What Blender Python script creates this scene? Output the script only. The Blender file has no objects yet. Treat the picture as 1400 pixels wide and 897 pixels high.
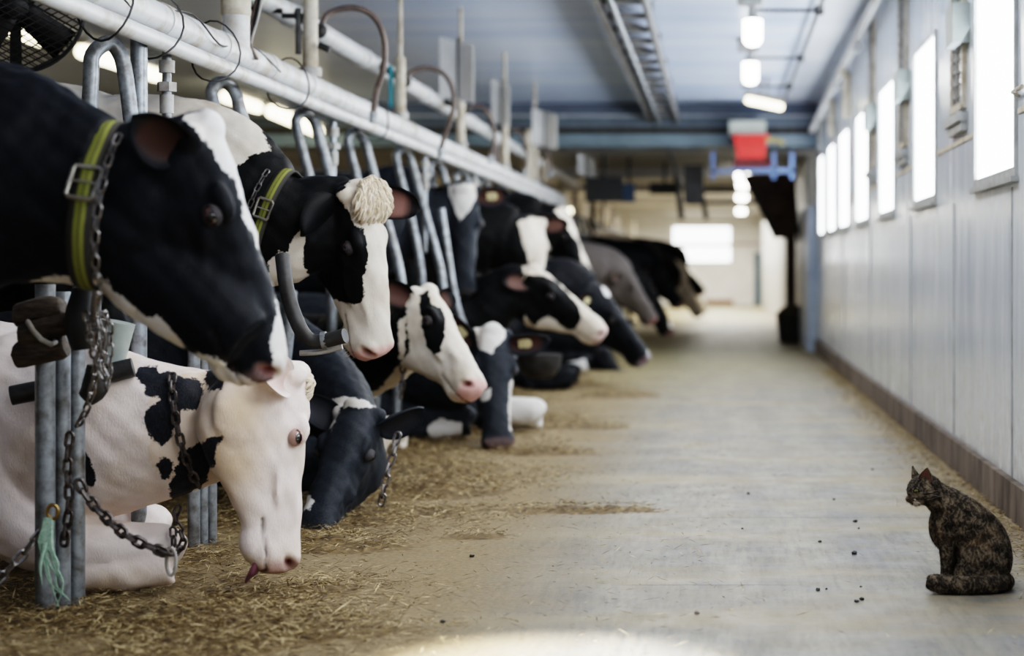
import bpy, math, random
import numpy as np
from mathutils import Vector, Matrix
from mathutils.bvhtree import BVHTree
random.seed(7); rng = np.random.default_rng(7)
sc = bpy.context.scene
COL = sc.collection
F, VX, VY, EH = 2400.0, 981.0, 368.0, 0.9      # focal length in px, vanishing point, eye height
X0 = -1.65                                      # line of the stall fronts

def A(*v): return np.array(v, float)
def nz(v): v = np.asarray(v, float); return v/(np.linalg.norm(v)+1e-12)
def P(px, py, Y): return A((px-VX)*Y/F, Y, EH+(VY-py)*Y/F)

# ------------------------------------------------------------------ materials
def new_mat(name):
    m = bpy.data.materials.new(name); m.use_nodes = True
    nt = m.node_tree; b = nt.nodes['Principled BSDF']
    return m, nt, b
def N(nt, t, **kw):
    n = nt.nodes.new(t)
    for k, v in kw.items():
        if k in n.inputs: n.inputs[k].default_value = v
        else: setattr(n, k, v)
    return n
def L(nt, a, b): nt.links.new(a, b)
def noise(nt, scale, detail=4, rough=.55, vec=None, dist=0):
    n = N(nt, 'ShaderNodeTexNoise'); n.inputs['Scale'].default_value = scale
    n.inputs['Detail'].default_value = detail; n.inputs['Roughness'].default_value = rough
    n.inputs['Distortion'].default_value = dist
    if vec is not None: L(nt, vec, n.inputs['Vector'])
    return n.outputs['Fac']
def ramp(nt, fac, stops):
    r = N(nt, 'ShaderNodeValToRGB'); L(nt, fac, r.inputs['Fac'])
    e = r.color_ramp.elements
    while len(e) < len(stops): e.new(.5)
    for i, (p, c) in enumerate(stops):
        e[i].position = p; e[i].color = (*c, 1) if len(c) == 3 else c
    return r.outputs['Color']
def mix(nt, fac, a, b, mode='MIX'):
    m = N(nt, 'ShaderNodeMix'); m.data_type = 'RGBA'; m.blend_type = mode
    for s, v in ((m.inputs[0], fac), (m.inputs[6], a), (m.inputs[7], b)):
        if hasattr(v, 'links'): L(nt, v, s)
        elif isinstance(v, (int, float)): s.default_value = v
        else: s.default_value = (*v, 1)
    return m.outputs[2]
def mth(nt, op, a, b=None, c=None, clamp=False):
    m = N(nt, 'ShaderNodeMath'); m.operation = op; m.use_clamp = clamp
    for i, v in enumerate((a, b, c)):
        if v is None: continue
        if hasattr(v, 'links'): L(nt, v, m.inputs[i])
        else: m.inputs[i].default_value = v
    return m.outputs[0]
def mapr(nt, v, a, b, c=0, d=1, smooth=True):
    m = N(nt, 'ShaderNodeMapRange'); m.interpolation_type = 'SMOOTHSTEP' if smooth else 'LINEAR'
    L(nt, v, m.inputs[0])
    for i, x in zip((1, 2, 3, 4), (a, b, c, d)): m.inputs[i].default_value = x
    return m.outputs[0]
def posvec(nt, scale=(1, 1, 1), obj=False):
    if obj: s = N(nt, 'ShaderNodeTexCoord').outputs['Object']
    else: s = N(nt, 'ShaderNodeNewGeometry').outputs['Position']
    m = N(nt, 'ShaderNodeMapping'); m.inputs['Scale'].default_value = scale
    L(nt, s, m.inputs['Vector']); return m.outputs['Vector'], s
def bump(nt, b, h, strength=.3, dist=.01):
    n = N(nt, 'ShaderNodeBump'); n.inputs['Strength'].default_value = strength
    n.inputs['Distance'].default_value = dist; L(nt, h, n.inputs['Height']); L(nt, n.outputs[0], b.inputs['Normal'])
def simple(name, c1, c2=None, rough=.5, metal=0, scale=12, bmp=.1, stretch=(1, 1, 1), spec=.5, coatv=0, lo=.35, hi=.65):
    m, nt, b = new_mat(name); c2 = c2 or tuple(x*.7 for x in c1)
    v, _ = posvec(nt, stretch)
    f = noise(nt, scale, 6, .6, v)
    L(nt, ramp(nt, f, [(lo, c2), (hi, c1)]), b.inputs['Base Color'])
    b.inputs['Roughness'].default_value = rough; b.inputs['Metallic'].default_value = metal
    b.inputs['Specular IOR Level'].default_value = spec; b.inputs['Coat Weight'].default_value = coatv
    if bmp: bump(nt, b, f, bmp, .005)
    return m
def emis(name, c, s):
    m, nt, b = new_mat(name)
    f = noise(nt, 3, 2)
    L(nt, ramp(nt, f, [(.3, tuple(x*.93 for x in c)), (.7, c)]), b.inputs['Emission Color'])
    b.inputs['Emission Strength'].default_value = s; b.inputs['Base Color'].default_value = (*c, 1)
    return m
M = {}
M['pvc'] = simple('white_pvc', (.66, .67, .68), (.42, .37, .3), .4, 0, 9, .05, lo=.3, hi=.52)
M['pvc_dirty'] = simple('dusty_pvc', (.62, .57, .48), (.36, .29, .2), .6, 0, 12, .1, lo=.35, hi=.6)
M['galv'] = simple('galvanised_steel', (.31, .34, .37), (.12, .11, .10), .38, .5, 26, .1, lo=.3, hi=.6)
M['galv_dull'] = simple('dull_painted_steel', (.43, .43, .42), (.25, .22, .19), .55, .2, 18, .1)
M['dark'] = simple('dark_steel', (.06, .06, .062), (.03, .027, .025), .5, .4, 14)
M['black'] = simple('black_plastic', (.012, .012, .014), (.02, .02, .02), .45)
M['hose'] = simple('brown_rubber_hose', (.16, .12, .10), (.07, .05, .045), .45, 0, 20)
M['wood'] = simple('weathered_wood', (.10, .075, .055), (.03, .022, .017), .75, 0, 22, .5, (1, 1, 4))
M['chain'] = simple('steel_chain', (.34, .33, .33), (.14, .12, .11), .35, .85, 60)
M['chain_rust'] = simple('dark_chain', (.16, .145, .14), (.06, .045, .04), .45, .7, 60)
M['rope'] = simple('green_twine', (.38, .52, .42), (.2, .32, .25), .8, 0, 80, .4)
M['concrete'] = simple('kerb_concrete', (.20, .165, .14), (.07, .055, .045), .85, 0, 8, .5, (1, 1, .3))
M['frame'] = simple('grey_window_trim', (.42, .44, .45), (.3, .3, .29), .5)
M['teal'] = simple('teal_paint', (.06, .13, .17), (.045, .10, .13), .5)
M['beam'] = simple('blue_grey_beam_paint', (.12, .15, .185), (.08, .10, .125), .5, 0, 3)
M['beam_light'] = simple('pale_teal_beam_paint', (.20, .27, .32), (.14, .19, .22), .5, 0, 3)
M['beam_dark'] = simple('dark_beam_edge', (.05, .042, .03), (.02, .018, .015), .7)
M['red'] = simple('red_plastic', (.75, .03, .02), (.6, .02, .015), .4)
M['darkred'] = simple('dark_red_metal', (.18, .02, .025), (.1, .015, .015), .5)
M['blue'] = simple('blue_paint', (.10, .17, .34), (.07, .11, .24), .45)
M['bluegrey'] = simple('blue_plastic', (.04, .09, .18), (.03, .06, .12), .5)
M['brown'] = simple('brown_wood', (.12, .075, .055), (.05, .03, .022), .8, 0, 6, .3)
M['greybox'] = simple('grey_green_box', (.33, .37, .35), (.26, .29, .27), .5)
M['tag'] = simple('cream_ear_tag', (.75, .68, .42), (.6, .5, .28), .45)
M['buckle'] = simple('buckle_steel', (.4, .38, .34), (.22, .2, .17), .35, .8, 40)
M['strap'] = None
M['win'] = emis('daylit_window_pane', (.90, .95, 1.0), 9)
M['winfar'] = emis('far_daylit_pane', (.95, .98, 1.0), 4)
M['tube'] = emis('warm_fluorescent_tube', (1.0, .90, .62), 6)
M['bulb'] = emis('white_jar_lamp_glass', (1, .98, .9), 12)
M['eye'], nt, b = new_mat('cow_eye'); b.inputs['Base Color'].default_value = (.008, .006, .007, 1)
v, _ = posvec(nt); L(nt, mix(nt, N(nt, 'ShaderNodeAttribute', attribute_name='pmask').outputs['Fac'], ramp(nt, noise(nt, 200, 2, .5, v), [(.4, (.005, .004, .005)), (.7, (.02, .012, .01))]), N(nt, 'ShaderNodeAttribute', attribute_name='pcol').outputs['Color']), b.inputs['Base Color'])
b.inputs['Roughness'].default_value = .06; b.inputs['Coat Weight'].default_value = 1
M['plate'] = simple('record_plate', (.8, .8, .8), (.62, .61, .6), .4, 0, 3)
M['tongue'] = simple('tongue', (.26, .11, .15), (.17, .07, .10), .35)
M['tuft'] = simple('cream_hair', (.72, .64, .52), (.5, .4, .28), .7, 0, 30)

def coat(name, black, white, dirty=(.42, .30, .17), rough=.55, dirt=.35):
    m, nt, b = new_mat(name)
    at = N(nt, 'ShaderNodeAttribute', attribute_name='patch'); pc = N(nt, 'ShaderNodeAttribute', attribute_name='pcol')
    pm = N(nt, 'ShaderNodeAttribute', attribute_name='pmask'); dm = N(nt, 'ShaderNodeAttribute', attribute_name='dirt')
    v, raw = posvec(nt)
    n1 = noise(nt, 28, 3, .6, raw); n2 = noise(nt, 170, 3, .6, raw)
    t = mth(nt, 'ADD', at.outputs['Fac'], mth(nt, 'MULTIPLY', mth(nt, 'SUBTRACT', n1, .5), .035))
    t = mth(nt, 'ADD', t, mth(nt, 'MULTIPLY', mth(nt, 'SUBTRACT', n2, .5), .014))
    f = mapr(nt, t, -.0025, .0025)
    hv, _ = posvec(nt, (1, 1, .35)); hair = noise(nt, 240, 3, .65, hv)
    big = noise(nt, 5, 3, .6, raw)
    wd = mth(nt, 'MULTIPLY', mapr(nt, big, .42, .7), dirt)
    wd = mth(nt, 'ADD', wd, dm.outputs['Fac'], clamp=True)
    w = mix(nt, wd, white, dirty)
    w = mix(nt, mapr(nt, hair, .3, .7, 0, .22), w, tuple(x*.72 for x in white), 'MIX')
    k = mix(nt, mapr(nt, hair, .35, .75), black, tuple(x*2.2 for x in black))
    c = mix(nt, f, k, w)
    c = mix(nt, pm.outputs['Fac'], c, pc.outputs['Color'])
    L(nt, c, b.inputs['Base Color'])
    b.inputs['Roughness'].default_value = rough
    b.inputs['Specular IOR Level'].default_value = .16
    b.inputs['Sheen Weight'].default_value = .02; b.inputs['Sheen Roughness'].default_value = .4
    b.inputs['Sheen Tint'].default_value = (.7, .82, 1, 1)
    bump(nt, b, mth(nt, 'ADD', hair, mth(nt, 'MULTIPLY', noise(nt, 45, 3, .6, raw), .8)), .35, .004)
    return m
M['coat'] = coat('holstein_coat', (.002, .0022, .0028), (.74, .68, .60))
M['coat_blue'] = coat('holstein_coat_bluish', (.0022, .003, .005), (.72, .72, .73))
M['coat_pink'] = coat('pale_pinkish_coat', (.014, .015, .020), (.88, .78, .75), (.62, .46, .28), dirt=.40)
M['coat_grey'] = coat('slate_black_coat', (.0135, .016, .021), (.72, .70, .68))

# ------------------------------------------------------------------ mesh helpers
def tag(o, label=None, cat=None, group=None, kind=None):
    if label: o['label'] = label
    if cat: o['category'] = cat
    if group: o['group'] = group
    if kind: o['kind'] = kind
    return o
def mesh(name, V, Fc, mat, parent=None, base=(0, 0, 0), smooth=True, mats=None, mi=None):
    """One mesh object; world-space vertices are stored relative to base."""
    V = np.asarray(V, float).reshape(-1, 3) - np.asarray(base, float)
    me = bpy.data.meshes.new(name); me.from_pydata(V.tolist(), [], Fc); me.update()
    if smooth: me.polygons.foreach_set('use_smooth', [True]*len(me.polygons))
    for mm in (mats or [mat]): me.materials.append(mm)
    if mi is not None: me.polygons.foreach_set('material_index', mi)
    o = bpy.data.objects.new(name, me); COL.objects.link(o)
    if parent is None: o.location = base
    else:
        o.parent = parent
        o.location = np.asarray(base, float) - np.array(parent.get('_b', (0, 0, 0)))
    o['_b'] = tuple(float(x) for x in base)
    return o
def empty(name, base, label, cat, group=None):
    o = bpy.data.objects.new(name, None); COL.objects.link(o); o.location = base; o['_b'] = tuple(float(x) for x in base)
    o.empty_display_size = .1
    return tag(o, label, cat, group)
class G:
    """collects vertices and faces"""
    def __init__(s): s.V = []; s.F = []; s.n = 0
    def add(s, V, Fc):
        V = np.asarray(V, float); s.V.append(V); s.F += [tuple(i+s.n for i in f) for f in Fc]; s.n += len(V); return s
    def box(s, lo, hi):
        x0, y0, z0 = lo; x1, y1, z1 = hi
        V = [(x0,y0,z0),(x1,y0,z0),(x1,y1,z0),(x0,y1,z0),(x0,y0,z1),(x1,y0,z1),(x1,y1,z1),(x0,y1,z1)]
        return s.add(V, [(0,3,2,1),(4,5,6,7),(0,1,5,4),(1,2,6,5),(2,3,7,6),(3,0,4,7)])
    def obox(s, c, ax, ay, az):
        c, ax, ay, az = map(np.asarray, (c, ax, ay, az))
        V = [c+i*ax+j*ay+k*az for k in (-1, 1) for i, j in ((-1,-1),(1,-1),(1,1),(-1,1))]
        return s.add(V, [(0,3,2,1),(4,5,6,7),(0,1,5,4),(1,2,6,5),(2,3,7,6),(3,0,4,7)])
    def tube(s, pts, r, n=12, closed=False, sub=1):
        V, Fc = tube(pts, r, n, closed, sub); return s.add(V, Fc)
    def ell(s, c, r, axes=None, nu=16, nv=10):
        V, Fc = ellipsoid(c, r, axes, nu, nv); return s.add(V, Fc)
    def done(s, name, mat, parent=None, base=(0, 0, 0), smooth=True, **k):
        o = mesh(name, np.vstack(s.V), s.F, mat, parent, base, smooth, **k)
        if smooth: autos(o)
        return o
def autos(o, ang=40):
    me = o.data
    try: me.set_sharp_from_angle(angle=math.radians(ang))
    except Exception: pass
def catmull(pts, sub):
    pts = np.asarray(pts, float)
    if sub <= 1 or len(pts) < 3: return pts
    out = []; n = len(pts)
    for i in range(n-1):
        p0 = pts[max(i-1, 0)]; p1 = pts[i]; p2 = pts[i+1]; p3 = pts[min(i+2, n-1)]
        if i == 0: p0 = 2*p1-p2
        if i == n-2: p3 = 2*p2-p1
        for k in range(sub):
            t = k/sub
            out.append(.5*((2*p1)+(-p0+p2)*t+(2*p0-5*p1+4*p2-p3)*t*t+(-p0+3*p1-3*p2+p3)*t**3))
    out.append(pts[-1]); return np.array(out)
def tube(pts, r, n=12, closed=False, sub=1):
    pts = np.asarray(pts, float)
    R = np.full(len(pts), r, float) if np.isscalar(r) else np.asarray(r, float)
    q = catmull(np.column_stack([pts, R]), sub); pts = q[:, :3]; R = np.maximum(q[:, 3], 1e-4)
    m = len(pts); V = []; Fc = []
    T = np.zeros_like(pts)
    for i in range(m):
        a = pts[(i-1) % m] if (closed or i > 0) else pts[i]; b = pts[(i+1) % m] if (closed or i < m-1) else pts[i]
        T[i] = nz(b-a)
    u = nz(np.cross(T[0], A(.31, .2, .93) if abs(T[0][2]) < .9 else A(0, 1, 0)))
    for i in range(m):
        u = nz(u-T[i]*np.dot(u, T[i])); w = np.cross(T[i], u)
        for k in range(n):
            a = 2*math.pi*k/n; V.append(pts[i]+R[i]*(math.cos(a)*u+math.sin(a)*w))
    rows = m if closed else m-1
    for i in range(rows):
        j = (i+1) % m
        for k in range(n):
            l = (k+1) % n; Fc.append((i*n+k, i*n+l, j*n+l, j*n+k))
    if not closed: Fc.append(tuple(range(n))[::-1]); Fc.append(tuple((m-1)*n+k for k in range(n)))
    return np.array(V), Fc
def ellipsoid(c, r, axes=None, nu=16, nv=10):
    c = np.asarray(c, float); ax = np.eye(3) if axes is None else np.asarray(axes)  # rows = axes
    r = A(r, r, r) if np.isscalar(r) else np.asarray(r, float)
    V = [c+ax[2]*r[2]]; Fc = []
    for i in range(1, nv):
        th = math.pi*i/nv
        for k in range(nu):
            ph = 2*math.pi*k/nu
            V.append(c+ax[0]*r[0]*math.sin(th)*math.cos(ph)+ax[1]*r[1]*math.sin(th)*math.sin(ph)+ax[2]*r[2]*math.cos(th))
    V.append(c-ax[2]*r[2])
    for k in range(nu): Fc.append((0, 1+k, 1+(k+1) % nu))
    for i in range(nv-2):
        for k in range(nu):
            a = 1+i*nu; Fc.append((a+k, a+nu+k, a+nu+(k+1) % nu, a+(k+1) % nu))
    a = 1+(nv-2)*nu; e = len(V)-1
    for k in range(nu): Fc.append((a+k, e, a+(k+1) % nu))
    return np.array(V), Fc
def loft(st, up=(0, 0, 1), n=20, sub=4):
    """st: (center, r_up, r_side[, up]) -> closed tube with oval sections"""
    C = np.array([s[0] for s in st], float); R = np.array([[s[1], s[2]] for s in st], float)
    U = np.array([s[3] if len(s) > 3 else up for s in st], float)
    q = catmull(np.column_stack([C, R, U]), sub); C = q[:, :3]; R = np.maximum(q[:, 3:5], .004); U = q[:, 5:]
    m = len(C); V = []; Fc = []
    for i in range(m):
        t = nz(C[min(i+1, m-1)]-C[max(i-1, 0)]); u = U[i]-t*np.dot(U[i], t)
        u = nz(u); s = np.cross(t, u)
        for k in range(n):
            a = 2*math.pi*k/n; V.append(C[i]+R[i, 0]*math.sin(a)*u+R[i, 1]*math.cos(a)*s)
    for i in range(m-1):
        for k in range(n):
            l = (k+1) % n; Fc.append((i*n+k, i*n+l, (i+1)*n+l, (i+1)*n+k))
    Fc.append(tuple(range(n))[::-1]); Fc.append(tuple((m-1)*n+k for k in range(n)))
    return np.array(V), Fc
def remesh(g, voxel, iters=4, fac=.5):
    me = bpy.data.meshes.new('t'); me.from_pydata(np.vstack(g.V).tolist(), [], g.F); me.update()
    o = bpy.data.objects.new('t', me); COL.objects.link(o)
    md = o.modifiers.new('r', 'REMESH'); md.mode = 'VOXEL'; md.voxel_size = voxel
    s = o.modifiers.new('s', 'SMOOTH'); s.iterations = iters; s.factor = fac
    dg = bpy.context.evaluated_depsgraph_get(); e = o.evaluated_get(dg); m2 = bpy.data.meshes.new_from_object(e)
    nv = len(m2.vertices); V = np.zeros(nv*3); m2.vertices.foreach_get('co', V); V = V.reshape(-1, 3)
    Nn = np.zeros(nv*3); m2.vertex_normals.foreach_get('vector', Nn); Nn = Nn.reshape(-1, 3)
    Fc = [tuple(p.vertices) for p in m2.polygons]
    bpy.data.objects.remove(o); bpy.data.meshes.remove(me); bpy.data.meshes.remove(m2)
    return V, Nn, Fc
def chain_pts(pts, link=.04, wire=.0045, width=.011):
    """interlocking oval links along a path"""
    q = catmull(pts, 12); d = np.r_[0, np.cumsum(np.linalg.norm(np.diff(q, axis=0), axis=1))]
    step = link-2.2*wire; g = G(); k = 0; s = 0
    u = A(.3, -.9, .3)
    while s+link < d[-1]+step:
        a = A(*[np.interp(s, d, q[:, j]) for j in range(3)]); b = A(*[np.interp(min(s+link, d[-1]), d, q[:, j]) for j in range(3)])
        t = nz(b-a); c = (a+b)/2; uu = nz(u-t*np.dot(u, t)); w = np.cross(t, uu)
        side = nz(uu+w*.5) if k % 2 else nz(w-uu*.5)
        ring = []
        h = link/2-width
        for i in range(12):
            an = 2*math.pi*i/12; x = math.cos(an)*(width-wire*.5); y = math.sin(an)*(width-wire*.5)
            ring.append(c+t*(x+(h if x > 0 else -h))+side*y)
        g.tube(ring, wire, 5, closed=True); s += step; k += 1
    return g
def polydist(px, py, poly):
    """signed distance in px, positive inside"""
    poly = np.asarray(poly, float); n = len(poly); d = np.full(px.shape, 1e9); ins = np.zeros(px.shape, bool)
    for i in range(n):
        x1, y1 = poly[i]; x2, y2 = poly[(i+1) % n]
        ex, ey = x2-x1, y2-y1; t = np.clip(((px-x1)*ex+(py-y1)*ey)/(ex*ex+ey*ey+1e-9), 0, 1)
        d = np.minimum(d, np.hypot(px-x1-t*ex, py-y1-t*ey))
        c = ((y1 > py) != (y2 > py)) & (px < (x2-x1)*(py-y1)/((y2-y1)+1e-12)+x1); ins ^= c
    return np.where(ins, d, -d)
# ------------------------------------------------------------------ cattle
HEAD = [(-.05,-.035,-.19,.045,1),(-.02,-.005,-.25,.07,1),(.03,.010,-.295,.092,.9),(.09,.014,-.325,.104,.78),(.15,.012,-.335,.110,.70),
 (.20,.006,-.325,.108,.62),(.26,.0,-.298,.097,.58),(.32,-.004,-.262,.083,.60),(.38,-.008,-.230,.074,.66),(.44,-.014,-.205,.070,.75),
 (.49,-.018,-.192,.073,.82),(.53,-.022,-.188,.079,.84),(.56,-.028,-.182,.080,.84),(.585,-.038,-.172,.075,.82),(.602,-.055,-.152,.058,.8),(.609,-.08,-.13,.03,.8)]
def head_loft(M3, o, s):
    st = catmull(HEAD, 3); V = []; Fc = []; n = 28; m = len(st)
    for x, zt, zb, hw, wb in st:
        mid = (zt+zb)/2; h = (zt-zb)/2
        for k in range(n):
            a = 2*math.pi*k/n; c, q = math.cos(a), math.sin(a)
            v = math.copysign(abs(q)**.85, q); w = hw*(1+(wb-1)*(1-v)/2)
            V.append(o+s*(M3 @ A(x, math.copysign(abs(c)**.78, c)*w, mid+h*v)))
    for i in range(m-1):
        for k in range(n):
            l = (k+1) % n; Fc.append((i*n+k, i*n+l, (i+1)*n+l, (i+1)*n+k))
    Fc.append(tuple(range(n))[::-1]); Fc.append(tuple((m-1)*n+k for k in range(n)))
    return np.array(V), Fc
def ear_mesh(base, e, nrm, Lh=.2, W=.062):
    e = nz(e); nrm = nz(nrm-e*np.dot(nrm, e)); side = np.cross(e, nrm); V = []; Fc = []; inn = []
    ns, nj = 14, 10
    for layer in (0, 1):
        for i in range(ns+1):
            s = i/ns; w = W*(.38+.62*math.sin(math.pi*min(1, s*1.05+.12)**1.05)**.8) if s < .92 else W*.38*math.sqrt(max(0, (1-s)/.08))+.002
            w = W*max(.06, (math.sin(math.pi*(s**.9*.86+.08)))**.6)*(math.sqrt(max(0, 1-((s-.86)/.14)**2)) if s > .86 else 1)+.001 if s > .05 else W*.42
            if s < .25: w = max(w, W*.42)
            cup = 1.0-.35*s
            for j in range(nj+1):
                ph = (j/nj*2-1); a = ph*1.25
                p = base+e*(Lh*s)+side*(w*math.sin(a)/math.sin(1.25))+nrm*(w*.75*cup*(ph*ph)-(0 if layer == 0 else .009*(1-.6*abs(ph)**3)))
                V.append(p); inn.append((1-abs(ph)**2.5)*(1 if layer == 0 else 0)*(1-max(0, s-.7)/.3))
    k = (ns+1)*(nj+1); q = nj+1
    for i in range(ns):
        for j in range(nj):
            a = i*q+j; Fc.append((a, a+1, a+q+1, a+q)); Fc.append((k+a, k+a+q, k+a+q+1, k+a+1))
        Fc.append((i*q, i*q+q, k+i*q+q, k+i*q)); Fc.append((i*q+nj, k+i*q+nj, k+i*q+q+nj, i*q+q+nj))
    for j in range(nj):
        a = ns*q+j; Fc.append((a, a+1, k+a+1, k+a)); Fc.append((j, k+j, k+j+1, j+1))
    return np.array(V), Fc, np.array(inn)
def limb(g, pts, rs):
    V, Fc = tube(pts, rs, 14, sub=4); g.add(V, Fc)
def cow(label, poll, d, up, Yc, pose='stand', s=1.0, neck=(), xf=-1.95, voxel=.012, base='b', polys=(), mat='coat',
        nose=(.35, .22, .20), nosemask=.8, ears=None, eartag=(), lift=0, bs=1.0, group='Holstein cows tied in the row of stalls', ebase='b', earL=.195, earW=.060,
        xfeet=None, extra=(), knee=None, mouth_open=0, dirt_z=0, earcol=(.16, .09, .075), headscale_w=1.0):
    o = P(*poll); T = nz(A(0, 0, EH)-o)
    R_ = nz(A(1, 0, 0)-T*T[0]); U_ = nz(A(0, 0, 1)-T*T[2]-R_*R_[2]); tow = lambda v: v[0]*R_+v[1]*U_+v[2]*T
    dx = nz(tow(d)); uz = tow(up); uz = nz(uz-dx*np.dot(uz, dx)); ly = np.cross(uz, dx)
    M3 = np.column_stack([dx, ly, uz]); W = lambda *p: o+s*(M3 @ A(*p))
    g = G(); V, Fc = head_loft(M3, o, s); g.add(V, Fc)
    axs = np.array([dx, ly, uz])
    def E(c, r): g.ell(W(*c), np.array(r)*s, axs)
    E((.0, 0, -.01), (.045, .055, .035))
    for q in (-1, 1):
        E((.170, q*.084, -.034), (.050, .020, .022)); E((.21, q*.080, -.105), (.06, .016, .022))
        E((.11, q*.060, -.22), (.11, .042, .10)); E((.560, q*.047, -.070), (.036, .032, .034))
        E((.30, q*.045, -.09), (.13, .035, .05)); E((.30, q*.076, -.118), (.10, .010, .012)); E((.36, q*.060, -.055), (.12, .012, .014))
        E((.0, q*.075, -.055), (.035, .035, .035))
    E((.51, 0, -.178-.03*mouth_open), (.065, .05, .032))
    # neck
    st = [(P(a, b, c), ru, rs) for a, b, c, ru, rs in neck]
    if pose == 'stand':
        c0 = A(xf-.30, Yc, 1.10*bs); st.insert(0, (c0, .33, .20)) 
    else:
        c0 = A(xf-.25, Yc, .46); st.insert(0, (c0, .27, .22))
    st.append((W(.06, 0, -.15), .135*s, .088*s)); st.append((W(.14, 0, -.18), .10*s, .07*s))
    ups = []
    for i, q in enumerate(st):
        t = nz(st[min(i+1, len(st)-1)][0]-st[max(i-1, 0)][0]); u = A(0, 0, 1)
        if abs(t[2]) > .8: u = nz(uz if np.dot(uz, A(1, 0, 0)) > -.2 else A(1, 0, .3))
        ups.append(u)
    V, Fc = loft([(q[0], q[1], q[2], u) for q, u in zip(st, ups)], sub=5); g.add(V, Fc)
    for ex in extra:
        V, Fc = loft([(P(a, b, c), ru, rs) for a, b, c, ru, rs in ex], sub=4); g.add(V, Fc)
    # trunk and legs
    if pose == 'stand':
        B = [(0,1.04,.20,.15),(-.12,1.07,.30,.22),(-.4,1.09,.37,.29),(-.9,1.06,.39,.36),(-1.4,1.05,.40,.37),(-1.8,1.10,.35,.31),(-2.05,1.16,.27,.26),(-2.2,1.18,.14,.14)]
        V, Fc = loft([(A(xf+a, Yc, z*bs), ru*bs, rs*bs) for a, z, ru, rs in B], sub=4); g.add(V, Fc)
        for q in (-1, 1):
            y = Yc+q*.17
            limb(g, [A(xf-.3, y, 1.0*bs), A(xf-.28, y, .78), A(xf-.24, y, .60), A(xf-.22, y, .44), A(xf-.22, y, .36), A(xf-.22, y, .16), A(xf-.2, y, .09), A(xf-.16, y, .02)],
                 [.15, .12, .085, .058, .048, .036, .05, .062])
            y = Yc+q*.2
            limb(g, [A(xf-1.85, y, 1.1*bs), A(xf-1.72, y, .85), A(xf-1.78, y, .68), A(xf-1.98, y, .50), A(xf-1.99, y, .42), A(xf-1.94, y, .18), A(xf-1.93, y, .09), A(xf-1.88, y, .02)],
                 [.2, .15, .10, .06, .05, .038, .052, .064])
        g.ell(A(xf-1.55, Yc, .66), (.26, .19, .17))
        g.tube([A(xf-2.2, Yc, 1.28*bs), A(xf-2.28, Yc, 1.1), A(xf-2.28, Yc, .7), A(xf-2.27, Yc, .5)], [.04, .025, .018, .03], 8, sub=4)
    else:
        B = [(.02,.42,.20,.15),(-.12,.43,.28,.23),(-.4,.44,.33,.32),(-.9,.41,.36,.42),(-1.4,.41,.37,.45),(-1.85,.40,.33,.37),(-2.1,.34,.25,.28),(-2.22,.3,.14,.14)]
        V, Fc = loft([(A(xf+a, Yc, z*bs), ru*bs, rs) for a, z, ru, rs in B], sub=4); g.add(V, Fc)
        for q in (-1, 1):
            y = Yc+q*.22; kx = xf+.42 if knee is None else knee[0 if q < 0 else 1]
            limb(g, [A(xf-.25, y, .36), A(xf-.12, y, .20), A(xf+.02, y, .125), A(kx-.12, y, .112), A(kx-.02, y, .105), A(kx+.015, y, .085)], [.16, .12, .095, .078, .078, .05])
            limb(g, [A(kx, y+q*.02, .08), A(kx-.12, y+q*.05, .05), A(kx-.26, y+q*.05, .045), A(kx-.34, y+q*.05, .05)], [.06, .045, .04, .05])
            y = Yc+q*.42
            limb(g, [A(xf-1.7, Yc+q*.25, .36), A(xf-1.3, y, .26), A(xf-1.15, y+q*.04, .14), A(xf-1.45, y+q*.08, .08), A(xf-1.75, y+q*.08, .07), A(xf-1.4, y+q*.14, .05), A(xf-1.1, y+q*.14, .05)],
                 [.22, .19, .12, .075, .06, .045, .055])
    V, Nn, Fc = remesh(g, voxel)
    sn = lambda a, b_, c, k: np.sin(V[:, 0]*a+k)*np.sin(V[:, 1]*b_+k*1.7)*np.sin(V[:, 2]*c+k*.6)
    V = V+Nn*(.0035*sn(41, 37, 45, 1.3)+.0022*sn(83, 97, 77, 2.1)+.006*sn(11, 13, 12, .7))[:, None]
    V[:, 2] = np.maximum(V[:, 2], 0.002)
    loc = ((V-o) @ M3)/s
    x, y, z = loc.T; ay = np.abs(y)
    inh = (x > -.1) & (x < .7) & (ay < .18) & (z > -.42) & (z < .1)
    # nostrils, mouth line
    nd = np.sqrt(((x-.578)/.025)**2+((ay-.062)/.026)**2+((z+.078-(x-.578)*.5)/.018)**2)
    nf = np.clip(1.35-nd, 0, 1)*inh
    V = V-Nn*(nf*.026*s)[:, None]
    zm = -.158+(x-.44)*.06
    mf = np.clip(1-np.abs(z-zm)/.0065, 0, 1)*inh*(x > .43)
    V = V-Nn*(mf*.007*s)[:, None]
    # patches: signed scalar field in metres, positive = white
    px = VX+F*V[:, 0]/V[:, 1]; py = VY-F*(V[:, 2]-EH)/V[:, 1]; k = V[:, 1]/F
    f = np.full(len(V), -.5 if base == 'b' else .5)
    for c, pg, *rest in polys:
        dd = polydist(px, py, pg)*k
        if rest and rest[0] == 'head': dd = np.where(inh, dd, -.5)
        f = np.maximum(f, dd) if c == 'w' else np.minimum(f, -dd)
    ncol = np.array(nose); pcol = np.ones((len(V), 4)); pcol[:, :3] = ncol; pcol[x < .54, :3] = (.02, .015, .015)
    muz = np.clip((x-.553)/.02, 0, 1)*np.clip((z+.172)/.02, 0, 1)*inh*np.clip((.0-z)/.01, 0, 1)
    pmask = muz*nosemask
    dark = np.clip(1.45-nd, 0, 1)*inh; pcol[:, :3] = pcol[:, :3]*(1-dark[:, None])+np.array([.10, .02, .02])*dark[:, None]
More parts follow.
